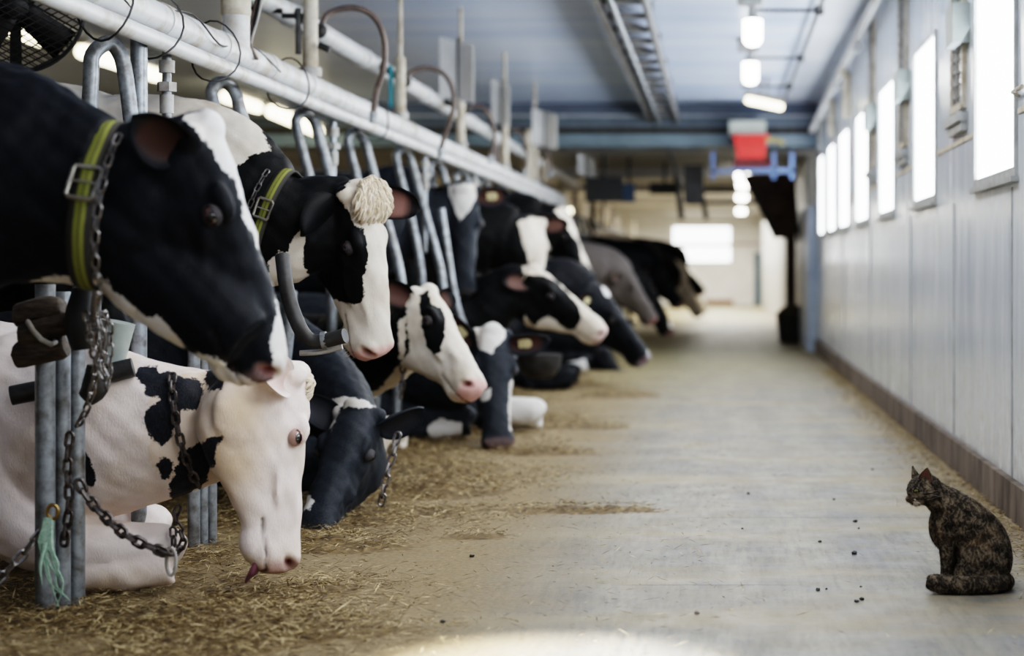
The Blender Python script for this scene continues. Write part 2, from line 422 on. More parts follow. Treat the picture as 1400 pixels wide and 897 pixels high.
    pmask = np.maximum(pmask, np.clip(dark*1.6, 0, 1)); mk = mf > .3
    pcol[mk, :3] = ncol*.08; pmask = np.maximum(pmask, mf*.85)
    # pink skin by the eyes of white faces
    ed = np.sqrt(((x-.19)/.034)**2+((z+.064)/.024)**2+((ay-.1)/.05)**2); em = np.clip(1.25-ed, 0, 1)*inh*.8
    hoof = (V[:, 2] < .07) & (pose == 'stand')
    pcol[hoof, :3] = (.05, .04, .03); pmask = np.where(hoof, 1, pmask)
    e2 = em > pmask; pcol[e2, :3] = (.30, .16, .14) if (mat == 'coat_pink') else (.012, .011, .012); pmask = np.maximum(pmask, em)
    dirt = np.clip((dirt_z-V[:, 2])/.25, 0, .5) if dirt_z else np.zeros(len(V))
    if mat == 'coat_pink': dirt = dirt+inh*.45*np.clip((-.14-z)/.1, 0, 1)*np.clip((.5-x)/.15, 0, 1)+.35*np.clip(1.2-np.hypot((px-335)/50, (py-560)/35), 0, 1)
    # eyes, lids and ears join the same mesh
    Vs = [V]; Fs = list(Fc); mi = [0]*len(Fc); n = len(V); pat = [f]; pcs = [pcol]; pms = [pmask]; ds = [dirt]
    def join(v, fc, m, p, pc, pm):
        nonlocal n
        Vs.append(v); Fs.extend([tuple(i+n for i in q) for q in fc]); mi.extend([m]*len(fc)); n += len(v)
        pat.append(np.full(len(v), p) if np.isscalar(p) else p); c4 = np.ones((len(v), 4)); c4[:, :3] = pc; pcs.append(c4)
        pms.append(np.full(len(v), pm) if np.isscalar(pm) else pm); ds.append(np.zeros(len(v)))
    for q in (-1, 1):
        c = W(.190, q*.0945, -.066)
        v, fc = ellipsoid(c, (.0235*s, .0225*s, .0205*s), axs, 32, 24); l = ((v-c) @ M3)/s
        join(v, fc, 1, 0, (.42, .32, .30) if mat == 'coat_pink' or base == 'w' else (.16, .09, .08), np.clip((np.hypot((l[:, 0]-.003)/.0135, (l[:, 2]-.002)/.0115)-1)*4, 0, 1)*.8)
        v, fc = ellipsoid(c, (.0275*s, .0262*s, .0245*s), axs, 32, 24)
        l = ((v-c) @ M3)/s; keep = []
        for fa in fc:
            m_ = l[list(fa)].mean(0); h = m_[0]/.0275; vv = m_[2]/.0245
            if m_[1]*q < -.004: continue
            if vv > .42*(1-h*h)-.02 or vv < -.48*(1-h*h): keep.append(fa)
        near = np.argmin(np.linalg.norm(V-c, axis=1))
        join(v, keep, 0, f[near], (.33, .19, .17) if mat == 'coat_pink' else (.085, .08, .085) if mat == 'coat_grey' else (.045, .04, .042), .8)
    ed_ = ears or {}
    for q, side in ((-1, 'r'), (1, 'l')):
        b_ = W(.025, q*.082, -.095)
        dd, nn = ed_.get(side, (None, None))
        e = nz(tow(dd)) if dd else nz(M3 @ A(-.28, q*.93, -.12)); nn = nz(tow(nn)) if nn else nz(M3 @ A(.75, q*.1, .25))
        v, fc, inn = ear_mesh(b_-e*.01, e, nn, earL*s, earW*s)
        join(v, fc, 0, -.5 if ebase == 'b' else .5, earcol, np.clip(inn**1.6*1.15-.3, 0, .75))
        if side in eartag:
            tg = G(); nn2 = nz(nn-e*np.dot(nn, e)); sd = np.cross(e, nn2); cc = b_+e*.085*s+nn2*.018
            ol = [(-.020, -.03), (.020, -.03), (.024, 0), (.022, .022), (.008, .032), (-.008, .032), (-.022, .022), (-.024, 0)]
            tv = [cc+sd*a*1.1+e*bb*1.1+nn2*h for h in (0, .003) for a, bb in ol]
            tg.add(tv, [tuple(range(8))[::-1], tuple(range(8, 16))]+[(i, (i+1) % 8, 8+(i+1) % 8, 8+i) for i in range(8)])
            tg.ell(cc+nn2*.006, .007, nu=8, nv=6)
            ed_.setdefault('_tags', []).append(tg)
    bp = A(xf, Yc, 0)
    ob = mesh('cow', np.vstack(Vs), Fs, None, base=bp, mats=[M[mat], M['eye']], mi=mi); ob['_b'] = tuple(bp)
    me = ob.data
    a = me.attributes.new('patch', 'FLOAT', 'POINT'); a.data.foreach_set('value', np.concatenate(pat))
    a = me.attributes.new('pmask', 'FLOAT', 'POINT'); a.data.foreach_set('value', np.concatenate(pms))
    a = me.attributes.new('dirt', 'FLOAT', 'POINT'); a.data.foreach_set('value', np.concatenate(ds))
    a = me.attributes.new('pcol', 'FLOAT_COLOR', 'POINT'); a.data.foreach_set('color', np.vstack(pcs).ravel())
    tag(ob, label, 'cow', group)
    for tg in ed_.get('_tags', []): tg.done('ear_tag', M['tag'], ob, bp)
    ob_info = dict(ob=ob, W=W, M3=M3, V=V, F=Fc, bp=bp, s=s)
    return ob_info
def wrap(info, c, axis, mat, width=.045, thick=.006, name='collar', upv=(0, 0, 1), n=64, off=.004, poke=None):
    """band that hugs the neck: rays cast outward from the neck axis find the skin"""
    bvh = BVHTree.FromPolygons([Vector(v) for v in info['V']], info['F'])
    axis = nz(axis); u = nz(np.asarray(upv)-axis*np.dot(upv, axis)); w = np.cross(axis, u); R = []
    for k in range(n):
        a = 2*math.pi*k/n; dr = math.cos(a)*u+math.sin(a)*w
        h = bvh.ray_cast(Vector(c+dr*.6), Vector(-dr), .58)
        R.append(.6-h[3] if h[0] is not None else .15)
    R = np.array(R); R = np.array([np.median(R[np.arange(k-2, k+3) % n]) for k in range(n)])
    R = (R+np.roll(R, 1)+np.roll(R, -1))/3+off
    V = []; Fc = []
    for k in range(n):
        a = 2*math.pi*k/n; dr = math.cos(a)*u+math.sin(a)*w
        for (h, t) in ((-1, 0), (1, 0), (1, 1), (-1, 1)): V.append(c+dr*(R[k]+t*thick)+axis*h*width/2)
    for k in range(n):
        l = (k+1) % n
        for j in range(4): Fc.append((k*4+j, k*4+(j+1) % 4, l*4+(j+1) % 4, l*4+j))
    def at(ang, out=.0, al=0): dr = math.cos(ang)*u+math.sin(ang)*w; k = ang/(2*math.pi)*n; r = np.interp(k % n, range(n+1), np.r_[R, R[0]]); return c+dr*(r+thick+out)+axis*al, dr
    return (V, Fc), at, u, w
def strap_mat():
    m, nt, b = new_mat('yellow_black_webbing')
    a = N(nt, 'ShaderNodeAttribute', attribute_name='across')
    v, raw = posvec(nt); nn = noise(nt, 300, 3, .6, raw)
    st = mth(nt, 'ABSOLUTE', a.outputs['Fac']); st = mth(nt, 'ADD', st, mth(nt, 'MULTIPLY', mth(nt, 'SUBTRACT', nn, .5), .15))
    c = ramp(nt, st, [(.0, (.06, .06, .02)), (.10, (.20, .21, .045)), (.40, (.24, .25, .05)), (.52, (.045, .04, .03)), (1, (.03, .027, .024))])
    L(nt, c, b.inputs['Base Color']); b.inputs['Roughness'].default_value = .8; bump(nt, b, nn, .4, .002)
    return m
M['strap'] = strap_mat()
def collar(info, px, py, Y, axis_img, bk_px, width=.05, half=None):
    c = P(px, py, Y); T = nz(A(0, 0, EH)-c); axis = nz(A(axis_img[0], 0, axis_img[1])+axis_img[2]*T)
    (V, Fc), at, u, w = wrap(info, c, axis, None, width)
    ob = mesh('collar', V, Fc, M['strap'], info['ob'], info['bp'])
    a = ob.data.attributes.new('across', 'FLOAT', 'POINT'); a.data.foreach_set('value', np.array([-1, 1, 1, -1]*(len(V)//4), float))
    ob['label'] = 'yellow and black webbing collar'
    qb = P(*bk_px); ang_buckle = min(np.linspace(0, 2*math.pi, 181), key=lambda a: np.linalg.norm(at(a)[0]-qb))
    # buckle: rounded rectangle frame with a tongue
    g = G(); hw = width*.55; hh = width*.68; p, dr = at(ang_buckle, .004); t = nz(np.cross(axis, dr)); rr = []
    for sx, sy in ((1, 1), (-1, 1), (-1, -1), (1, -1)):
        for q in ((0, .25), (.25, 0))[::1 if sx*sy > 0 else -1]:
            rr.append(p+axis*sx*hw*(1-q[0]*.6)+t*sy*hh*(1-q[1]*.6)+dr*.003)
    g.tube(rr, width*.10, 8, closed=True); g.tube([p-axis*hw+dr*.004, p+dr*.01, p+axis*hw+dr*.004], width*.05, 6)
    bk = g.done('buckle', M['buckle'], ob, info['bp']); 
    return at, axis, ob
# ------------------------------------------------------------------ setting
WX = 1.08                                       # right wall
def floor_mat():
    m, nt, b = new_mat('stable_floor_concrete')
    v, raw = posvec(nt); sx = N(nt, 'ShaderNodeSeparateXYZ'); L(nt, raw, sx.inputs[0]); X, Y = sx.outputs[0], sx.outputs[1]
    vs, _ = posvec(nt, (3.2, .35, 1)); vt, _ = posvec(nt, (.5, 1.6, 1))
    n0 = noise(nt, 1.6, 5, .6, vs); n1 = noise(nt, 6, 6, .65, raw); n2 = noise(nt, 60, 4, .7, raw); n3 = noise(nt, 1.3, 4, .6, vt); n4 = noise(nt, 14, 5, .7, vs)
    c = ramp(nt, n0, [(.34, (.085, .09, .10)), (.5, (.165, .158, .138)), (.66, (.25, .232, .185))])
    c = mix(nt, mapr(nt, n1, .35, .7, 0, .4), c, (.235, .205, .15))
    c = mix(nt, mapr(nt, n4, .42, .66, 0, .6), c, (.06, .066, .078))
    c = mix(nt, mapr(nt, n3, .42, .68, 0, .75), c, (.27, .215, .115))
    c = mix(nt, mapr(nt, n2, .3, .75, 0, .35), c, (.16, .145, .12))
    e = mth(nt, 'ADD', X, mth(nt, 'MULTIPLY', mth(nt, 'SUBTRACT', n1, .5), .5)); e = mth(nt, 'ADD', e, mth(nt, 'MULTIPLY', mth(nt, 'SUBTRACT', n3, .5), .7))
    feed = mapr(nt, e, -.25, -.85)
    c = mix(nt, mth(nt, 'MULTIPLY', feed, .9), c, ramp(nt, n2, [(.3, (.13, .09, .042)), (.7, (.27, .20, .10))]))
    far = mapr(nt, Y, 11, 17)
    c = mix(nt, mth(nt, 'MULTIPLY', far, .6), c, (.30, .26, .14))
    edge = mapr(nt, e, .72, 1.05)
    c = mix(nt, mth(nt, 'MULTIPLY', edge, .8), c, ramp(nt, n2, [(.3, (.16, .12, .07)), (.7, (.38, .30, .18))]))
    cr = None
    for y0, x0, x1 in ((6.36, -.15, .85), (5.0, -.28, .15), (8.7, -.1, .3)):
        wob = mth(nt, 'ADD', Y, mth(nt, 'MULTIPLY', mth(nt, 'SUBTRACT', n1, .5), .05))
        d = mth(nt, 'ABSOLUTE', mth(nt, 'SUBTRACT', wob, y0)); k = mapr(nt, d, .012, .004)
        k = mth(nt, 'MULTIPLY', k, mapr(nt, X, x0-.05, x0+.1)); k = mth(nt, 'MULTIPLY', k, mapr(nt, X, x1+.15, x1-.1)); cr = k if cr is None else mth(nt, 'MAXIMUM', cr, k)
    c = mix(nt, mth(nt, 'MULTIPLY', cr, .75), c, (.06, .05, .045))
    L(nt, c, b.inputs['Base Color'])
    r = mth(nt, 'ADD', mapr(nt, n1, .3, .7, .42, .62), mth(nt, 'MULTIPLY', feed, .3)); L(nt, r, b.inputs['Roughness'])
    b.inputs['Specular IOR Level'].default_value = .45
    bump(nt, b, mth(nt, 'ADD', n2, n4), .25, .006); return m
def wall_mat():
    m, nt, b = new_mat('white_painted_wall_panels')
    v, raw = posvec(nt, (1, 3.0, .45)); n = noise(nt, 2.2, 5, .6, v); n2 = noise(nt, 20, 5, .6, raw)
    sp = N(nt, 'ShaderNodeSeparateXYZ'); L(nt, raw, sp.inputs[0])
    c = ramp(nt, n, [(.3, (.60, .68, .80)), (.55, (.70, .76, .84)), (.75, (.79, .82, .86))])
    low = mth(nt, 'MULTIPLY', mapr(nt, sp.outputs[2], .75, .15), mapr(nt, n2, .35, .7, .15, .7))
    c = mix(nt, low, c, (.45, .43, .38))
    c = mix(nt, mapr(nt, n2, .64, .78, 0, .35), c, (.40, .40, .38))
    L(nt, c, b.inputs['Base Color']); L(nt, mapr(nt, n, .3, .7, .14, .28), b.inputs['Roughness'])
    bump(nt, b, n2, .05, .006); return m
def ceil_mat():
    m, nt, b = new_mat('pale_blue_ceiling_sheet')
    v, raw = posvec(nt, (.25, 2.4, 1)); n = noise(nt, 1.2, 5, .6, v); sp = N(nt, 'ShaderNodeSeparateXYZ'); L(nt, raw, sp.inputs[0])
    c = ramp(nt, n, [(.3, (.42, .52, .74)), (.5, (.56, .66, .86)), (.7, (.74, .79, .88))])
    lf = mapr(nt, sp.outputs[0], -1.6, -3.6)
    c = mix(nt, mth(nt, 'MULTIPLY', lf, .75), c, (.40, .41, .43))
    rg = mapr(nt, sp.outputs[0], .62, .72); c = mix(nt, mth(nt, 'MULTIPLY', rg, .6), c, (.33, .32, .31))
    fr = mth(nt, 'FRACT', mth(nt, 'MULTIPLY', sp.outputs[1], 1/1.22)); seam = mapr(nt, mth(nt, 'ABSOLUTE', mth(nt, 'SUBTRACT', fr, .5)), .484, .497)
    c = mix(nt, mth(nt, 'MULTIPLY', seam, .35), c, (.7, .72, .75))
    L(nt, c, b.inputs['Base Color']); b.inputs['Roughness'].default_value = .35; return m
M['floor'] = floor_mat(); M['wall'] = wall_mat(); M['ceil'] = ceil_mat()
M['farwall'] = simple('pale_far_wall', (.90, .88, .85), (.80, .77, .74), .6, 0, 2, .02)
M['leftwall'] = simple('dim_beige_wall', (.50, .47, .43), (.38, .35, .32), .7, 0, 2, .02)
M['lowceil'] = simple('grey_brown_low_ceiling', (.62, .60, .58), (.48, .46, .44), .6, 0, 1.2, .02)
def S(name, g, mat, kind='structure', smooth=False, label=None, **k):
    o = g.done(name, mat, smooth=smooth, **k); o['kind'] = kind
    return o
S('floor', G().box((-7.2, -1.5, -.1), (1.6, 47, 0)), M['floor'])
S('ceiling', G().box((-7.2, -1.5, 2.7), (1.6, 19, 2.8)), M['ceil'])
S('ceiling_far', G().box((-7.2, 19.6, 2.25), (1.6, 45, 2.4)), M['lowceil'])
S('wall_left', G().box((-7.3, -1.5, 0), (-7.1, 45, 2.7)), M['leftwall'])
# far wall with two window bands and a door opening
g = G(); Yf = 43.5
def fx(px): return (px-VX)*Yf/F
def fz(py): return EH+(VY-py)*Yf/F
wx0, wx1 = fx(921), fx(998)
g.box((-7.2, Yf, 0), (wx0, Yf+.2, 2.4)); g.box((wx1, Yf, 0), (1.6, Yf+.2, 2.4))
g.box((wx0, Yf, 0), (wx1, Yf+.2, fz(357))); g.box((wx0, Yf-.02, fz(338)), (wx1, Yf+.2, fz(332.5))); g.box((wx0, Yf, fz(311)), (wx1, Yf+.2, 2.4))
S('wall_far', g, M['farwall'])
S('baseboard_far', G().box((fx(925), Yf-.03, 0), (fx(1003), Yf, .14)), simple('rust_kick_board', (.34, .19, .11), (.25, .14, .09), .7))
S('trim_2', G().box((-7.1, Yf-.04, fz(334.8)), (fx(1045), Yf, fz(332.5))), simple('rust_ledge', (.36, .22, .16), (.25, .15, .1), .7))
def window(n, parts_):
    e = bpy.data.objects.new('window_%d' % n, None); COL.objects.link(e); e['kind'] = 'structure'; e.location = parts_[0]; e['_b'] = tuple(parts_[0])
    return e
WIN = [(-1.0, -.05), (1.05, 2.05), (3.2, 4.2), (6.34, 7.30), (8.67, 9.56), (10.70, 11.62), (12.58, 13.57), (14.4, 15.4), (16.1, 17.0), (17.75, 18.5)]
WZ = (1.27, 2.06)
g = G(); ys = [-1.5]
for a, b in WIN: ys += [a, b]
ys.append(19.1)
g.box((WX, -1.5, 0), (WX+.16, 19.1, WZ[0])); g.box((WX, -1.5, WZ[1]), (WX+.16, 19.1, 2.7))
for i in range(0, len(ys), 2): g.box((WX, ys[i], WZ[0]), (WX+.16, ys[i+1], WZ[1]))
S('wall_right', g, M['wall'])
for i, (a, b) in enumerate(WIN):
    e = window(i+1, ((WX, (a+b)/2, WZ[0]),))
    g = G(); z0, z1 = WZ; w = .035
    g.box((WX-.012, a-w, z0-w), (WX+.03, b+w, z0)); g.box((WX-.012, a-w, z1), (WX+.03, b+w, z1+w*.6))
    g.box((WX-.012, a-w, z0), (WX+.03, a, z1)); g.box((WX-.012, b, z0), (WX+.03, b+w, z1))
    g.box((WX-.03, a-.05, z0-.055), (WX+.01, b+.05, z0-w))
    g.done('window_frame', M['frame'], e, e['_b'], smooth=False)
    G().box((WX+.001, a+.001, z0+.001), (WX+.03, b-.001, z1-.001)).done('window_pane', M['win'], e, e['_b'], smooth=False)
e = window(11, ((fx(960), Yf, 1.5),))
G().box((wx0, Yf+.05, fz(334.8)), (wx1, Yf+.1, fz(311.2))).done('window_pane', M['winfar'], e, e['_b'], smooth=False)
e = window(12, ((fx(960), Yf, 1.2),))
G().box((wx0, Yf+.05, fz(356.8)), (wx1, Yf+.1, fz(337.2))).done('window_pane', M['winfar'], e, e['_b'], smooth=False)
# seams of the right wall: thin battens
g = G()
for y in [5.05, 6.42, 8.0, 9.8, 12.4, 15.0]: g.box((WX-.005, y, .14), (WX, y+.014, 1.2))
S('trim_3', g, M['frame'])
g = G()
for i in range(2, len(WIN)-1): g.box((WX-.007, WIN[i][1]+.06, 1.455), (WX, WIN[i+1][0]-.06, 1.475))
S('trim_4', g, M['pvc_dirty'])
S('baseboard_right', G().box((WX-.03, -1.5, 0), (WX+.1, 19.0, .138)), M['concrete'])
# right side beyond: set-in panel, far right wall
S('wall_right_panel', G().box((WX-.10, 19.1, .0), (WX+.1, 21.0, 1.58)), simple('pale_blue_panel', (.50, .58, .70), (.40, .48, .62), .35))
S('wall_right_far', G().box((WX+.0, 21, 0), (WX+.16, 44, 2.3)), simple('far_side_wall', (.72, .71, .68), (.6, .59, .56), .4))
# end bulkhead of the main ceiling: layered beams across the barn
g = G().box((-7.2, 19.0, 2.56), (1.6, 19.12, 2.7)); S('beam_1', g, simple('slate_blue_bulkhead', (.115, .14, .19), (.09, .11, .15), .5, 0, 2))
S('beam_2', G().box((-7.2, 18.98, 2.43), (1.6, 19.6, 2.56)), M['beam'])
S('beam_3', G().box((-7.2, 18.99, 2.36), (1.6, 19.6, 2.43)), M['beam_dark'])
S('beam_4', G().box((-7.2, 18.96, 2.23), (1.6, 19.6, 2.36)), M['beam_light'])
S('beam_5', G().box((-7.2, 18.95, 2.545), (1.6, 18.98, 2.57)), simple('pale_beam_ledge', (.42, .45, .5), (.3, .33, .37), .5))
for i, y in enumerate((23.5, 28, 33, 38)):
    S('beam_%d' % (6+i), G().box((-7.1, y, 2.13), (1.1, y+.2, 2.25)), M['lowceil'])
# door far end
d = bpy.data.objects.new('door_1', None); COL.objects.link(d); d['kind'] = 'structure'; d['_b'] = (fx(1040), Yf, 0.); d.location = d['_b']
G().box((fx(1031.5), Yf-.05, 0.01), (fx(1048), Yf-.005, fz(345))).done('door_leaf', M['teal'], d, d['_b'], smooth=False)
g = G(); g.tube([(fx(1034), Yf-.05, .75), (fx(1034), Yf-.09, .75), (fx(1034), Yf-.09, .85), (fx(1034), Yf-.05, .85)], .008, 6); g.done('door_handle', M['buckle'], d, d['_b'])
# wooden post with feed bin and sloping chute on the right, beyond the windows
g = G().box((.86, 22.0, 0), (.98, 22.14, 2.1)); o = S('wooden_post', g, M['brown'], kind='thing'); tag(o, 'dark brown wooden post near the end of the right wall', 'post')
def P2(px, py, Y): return P(px, py, Y)
e = empty('feed_chute', (.6, 21.5, 2.1), 'brown sloping wooden chute hanging from ceiling before the post', 'chute')
g = G(); Yc_ = 21.6
q = [P(1020, 238, Yc_), P(1082, 238, Yc_), P(1088, 330, Yc_), P(1062, 322, Yc_)]
V = [p+A(0, k, 0) for k in (0, .5) for p in q]
g.add(V, [(0,1,2,3),(7,6,5,4),(0,4,5,1),(1,5,6,2),(2,6,7,3),(3,7,4,0)]); g.done('chute_body', M['brown'], e, e['_b'], smooth=False)
g = G().tube([P(1015, 236, 21.5), P(1062, 326, 21.5)], .03, 8).tube([P(1083, 236, 21.5), P(1092, 330, 21.5)], .025, 8); g.done('chute_rail', M['dark'], e, e['_b'])
e = empty('feed_bin', (.9, 21.7, 0), 'dark upright feed bin at the foot of the brown post', 'bin')
g = G(); c = A(.92, 21.6, 0)
V, Fc = tube([c+A(0, 0, .0), c+A(0, 0, .05), c+A(0, 0, .30), c+A(0, 0, .36)], [.15, .17, .2, .21], 16); g.add(V, Fc); g.done('bin_body', M['dark'], e, e['_b'])
g = G(); V, Fc = tube([c+A(0, 0, .36), c+A(0, 0, .42), c+A(0, 0, .47)], [.19, .14, .03], 14, sub=2); g.add(V, Fc); g.done('bin_fill', simple('dark_feed', (.1, .075, .04), (.04, .03, .02), .9, 0, 30, .5), e, e['_b'])

# ------------------------------------------------------------------ fittings on the right wall
def slider(y, w, zb, zt, lab, boxz):
    e = empty('vent_slider', (WX, y, zb), lab, 'vent track', 'vent tracks between the wall windows')
    g = G()
    for a in (y, y+w): g.box((WX-.02, a-.02, zb), (WX, a+.02, zt))
    g.box((WX-.02, y, zb+.0), (WX, y+w, zb+.03)); g.box((WX-.02, y, zt-.03), (WX, y+w, zt)); g.done('track_frame', M['pvc_dirty'], e, e['_b'], smooth=False)
    g = G(); g.box((WX-.045, y-.06, zb-.06), (WX, y+w+.05, zb-.02)); g.box((WX-.03, y-.05, zb-.10), (WX, y+w+.03, zb-.06)); g.done('sill', M['frame'], e, e['_b'], smooth=False)
    g = G()
    for a in (.3, .62):
        zz = zb+.05; g.tube([(WX-.02, y+w*a, zb+.03), (WX-.02, y+w*a, zt-.02)], .008, 6)
        while zz < zt-.05: g.box((WX-.035, y+w*a-.02, zz), (WX-.01, y+w*a+.02, zz+.012)); zz += .055
    g.done('chain_runner', M['galv_dull'], e, e['_b'], smooth=False)
    g = G().box((WX-.075, y-.12, boxz), (WX, y+.12, boxz+.17)); g.done('gear_box', M['greybox'], e, e['_b'], smooth=False)
slider(7.62, .38, 1.60, 2.64, 'vertical toothed vent track with grey box, nearest on right wall', 1.87)
slider(9.95, .38, 1.60, 2.64, 'vertical toothed vent track, second along the right wall', 1.85)
slider(12.0, .35, 1.60, 2.64, 'vertical toothed vent track, third along the right wall', 1.85)
def single(name, g, mat, label, cat, group=None, base=None, **k):
    V = np.vstack(g.V); b = base if base is not None else A(V[:, 0].mean(), V[:, 1].mean(), V[:, 2].min())
    o = g.done(name, mat, base=b, **k); return tag(o, label, cat, group)
g = G().tube([(1.0, 6.5, 2.66), (1.0, 11, 2.60), (1.0, 18.6, 2.37)], .032, 12)
for y in (8.2, 10.3, 12.5, 14.7, 16.9): g.tube([(1.0, y, 2.62-(y-6.5)*.023), (1.0, y+.05, 2.62-(y-6.5)*.023)], .038, 12)
single('conduit_pipe', g, M['pvc'], 'long white pipe running under the ceiling along the right wall', 'pipe')
for i, (y, z0, z1, mt) in enumerate(((13.95, 2.1, 2.45, 'pvc_dirty'), (15.85, 2.1, 2.42, 'pvc_dirty'), (17.45, 2.1, 2.38, 'frame'))):
    g = G().tube([(WX-.05, y, z0), (WX-.05, y, z1), (1.0, y+.02, z1+.03)], .035, 10)
    single('down_pipe', g, M[mt], ['beige upright pipe on right wall just past the fourth window', 'beige upright pipe between two farthest right windows', 'grey upright pipe nearest the end of right wall'][i], 'pipe')
single('wall_bracket', G().tube([(WX, 6.28, 1.52), (WX-.03, 6.25, 1.53), (WX-.03, 6.05, 1.53)], .008, 8), M['pvc_dirty'], 'short bent metal bracket on right wall by nearest window', 'bracket')
M['rail'] = simple('weathered_grey_rail', (.26, .25, .24), (.12, .11, .10), .5, .2, 10)
# feed rail (cable ladder) under the ceiling
e = empty('ceiling_rail', (-.56, 15, 2.5), 'grey ladder shaped rail hung lengthwise under the ceiling', 'rail')
for x0, x1, z0, z1 in ((-.735, -.70, 2.47, 2.60), (-.655, -.63, 2.50, 2.56), (-.45, -.425, 2.47, 2.60)):
    G().box((x0, 6, z0), (x1, 19.0, z1)).done('side_rail', M['rail'], e, e['_b'], smooth=False)
y = 6.2
while y < 18.9: G().box((-.70, y, 2.50), (-.45, y+.07, 2.53)).done('rung', M['rail'], e, e['_b'], smooth=False); y += .62
y = 6.5
while y < 18.3: G().obox(A(-.575, y+.3, 2.54), A(.12, .29, 0)*.98, A(-.018, .01, 0), A(0, 0, .008)).done('brace', M['rail'], e, e['_b'], smooth=False); y += 1.24
y = 7
while y < 18.9:
    for x in (-.715, -.44): G().tube([(x, y, 2.58), (x, y, 2.7)], .008, 6).done('hanger', M['dark'], e, e['_b'])
    y += 1.6
g = G().tube([(-.64, 6, 2.49), (-.63, 19, 2.47), (-.45, 20.6, 1.95), (-.40, 22.5, 1.92)], .022, 10); single('rail_pipe', g, M['galv'], 'thin steel pipe beneath ceiling rail bending down at far end', 'pipe')
# jar lamps, conduit
g = G().tube([(.67, 6, 2.62), (.67, 18.9, 2.60)], .014, 8)
for y in (11.6, 14.2, 16.4): g.tube([(.67, y, 2.61), (.22, y, 2.61)], .012, 8); g.box((.64, y-.03, 2.58), (.70, y+.03, 2.64))
single('lamp_conduit', g, M['dark'], 'thin grey conduit along ceiling feeding the aisle lamps', 'conduit')
for i, (px, py, Y) in enumerate(((1029, 45, 11.3), (1026, 100.5, 13.7))):
    c = P(px, py, Y); e = empty('jar_lamp', c, ['glowing glass jar lamp on ceiling, nearer of two over aisle', 'glowing glass jar lamp on ceiling, farther of two over aisle'][i], 'lamp', 'jar lamps over the aisle')
    V, Fc = tube([c+A(0, 0, .085), c+A(0, 0, .08), c+A(0, 0, -.05), c+A(0, 0, -.078), c+A(0, 0, -.088)], [.05, .062, .06, .042, .01], 20); G().add(V, Fc).done('lamp_glass', M['bulb'], e, e['_b'])
    V, Fc = tube([c+A(0, 0, .086), c+A(0, 0, .11), c+A(0, 0, 2.66-c[2])], [.055, .03, .022], 16); g = G().add(V, Fc); g.box(c+A(-.10, -.05, 2.60-c[2]), c+A(.06, .05, 2.695-c[2])); g.done('lamp_base', M['galv_dull'], e, e['_b'])
def tubelamp(p0, p1, r, lab, group, mt='tube', up=2.69):
    p0, p1 = A(*p0), A(*p1); r = r*.72; c = (p0+p1)/2; e = empty('fluorescent_lamp', c, lab, 'lamp', group); t = nz(p1-p0)
    G().tube([p0, p0+t*.03, p1-t*.03, p1], [r*.6, r, r, r*.6], 12).done('lamp_tube', M[mt], e, e['_b'])
    s_ = np.cross(t, A(0, 0, 1)); g = G(); g.obox(c+A(0, 0, r+.03), (p1-p0)/2*1.03, s_*r*1.2, A(0, 0, .03))
    for q in (p0+t*.15, p1-t*.15): g.tube([q+A(0, 0, r+.03), (q[0], q[1], up)], .012, 6)
    g.done('lamp_housing', M['galv_dull'], e, e['_b'], smooth=False)
tubelamp(P(1019, 136, 16.5), P(1071, 147, 16.5), .05, 'slightly tilted glowing tube lamp before the blue-grey beam', 'tube lamps')
tubelamp(P(110, 70, 12.8), P(215, 104, 14.7), .07, 'warm tube lamp on ceiling behind the fan, leftmost of the row', 'tube lamps')
tubelamp(P(306, 132, 16.6), P(354, 148, 17.8), .07, 'warm tube lamp on ceiling above the second divider loop', 'tube lamps')
tubelamp(P(370, 152, 16.9), P(436, 180, 18.8), .08, 'short looking warm tube lamp by the third divider loop', 'tube lamps')
tubelamp(P(-60, 15, 10.5), P(60, 55, 12.2), .07, 'warm tube lamp seen through the fan guard', 'tube lamps')
for i, (px, py, Y) in enumerate(((1015, 241, 23), (1016, 253, 25.5), (1014, 270, 29), (1013, 289, 34.5))):
    c = P(px, py, Y); tubelamp(c+A(0, 0, 0)+A(-.09, 0, 0), c+A(.09, 0, 0), .075, ['small glowing lamp under the low ceiling, topmost of four', 'small glowing lamp under the low ceiling, second from top', 'small glowing lamp under the low ceiling, third from top', 'small glowing lamp under the low ceiling, lowest of four'][i], 'lamps in the far aisle', 'bulb', up=2.24)
for i, (px, py, Y, w) in enumerate(((740, 288, 24, .16), (750, 288, 27, .12), (460, 217, 24, .12), (775, 289, 31, .12))):
    c = P(px, py, Y); tubelamp(c+A(-w, 0, 0), c+A(w, 0, 0), .06, 'small warm lamp far off behind the stalls', 'far lamps behind the stalls', up=2.24)
# red tub and blue frame hung near the beam
e = empty('red_tub', P(1026, 215, 18.6), 'bright red plastic tub on blue frame under the beam', 'tub')
a, b_, c, d_ = P(1004, 185, 18.5), P(1049, 185, 18.5), P(1045, 215, 18.5), P(1008, 215, 18.5)
V = [p+A(0, k, 0) for k in (0, .3) for p in (a, b_, c, d_)]
G().add(V, [(0,1,2,3),(7,6,5,4),(0,4,5,1),(1,5,6,2),(2,6,7,3),(3,7,4,0)]).done('tub_body', M['red'], e, e['_b'], smooth=False)
G().box(P(1002, 189, 18.47), P(1051, 184, 18.47)+A(0, .36, 0)).done('tub_rim', M['red'], e, e['_b'], smooth=False)
single('cream_box', G().box(P(997, 184, 18.55), P(1047, 165, 18.55)+A(0, .3, 0)), simple('cream_box', (.55, .58, .50), (.45, .48, .42), .5), 'pale cream box standing just above the red tub', 'box', smooth=False)
g = G().box(P(1000, 236, 18.6), P(1085, 230, 18.6)+A(0, .05, 0)); 
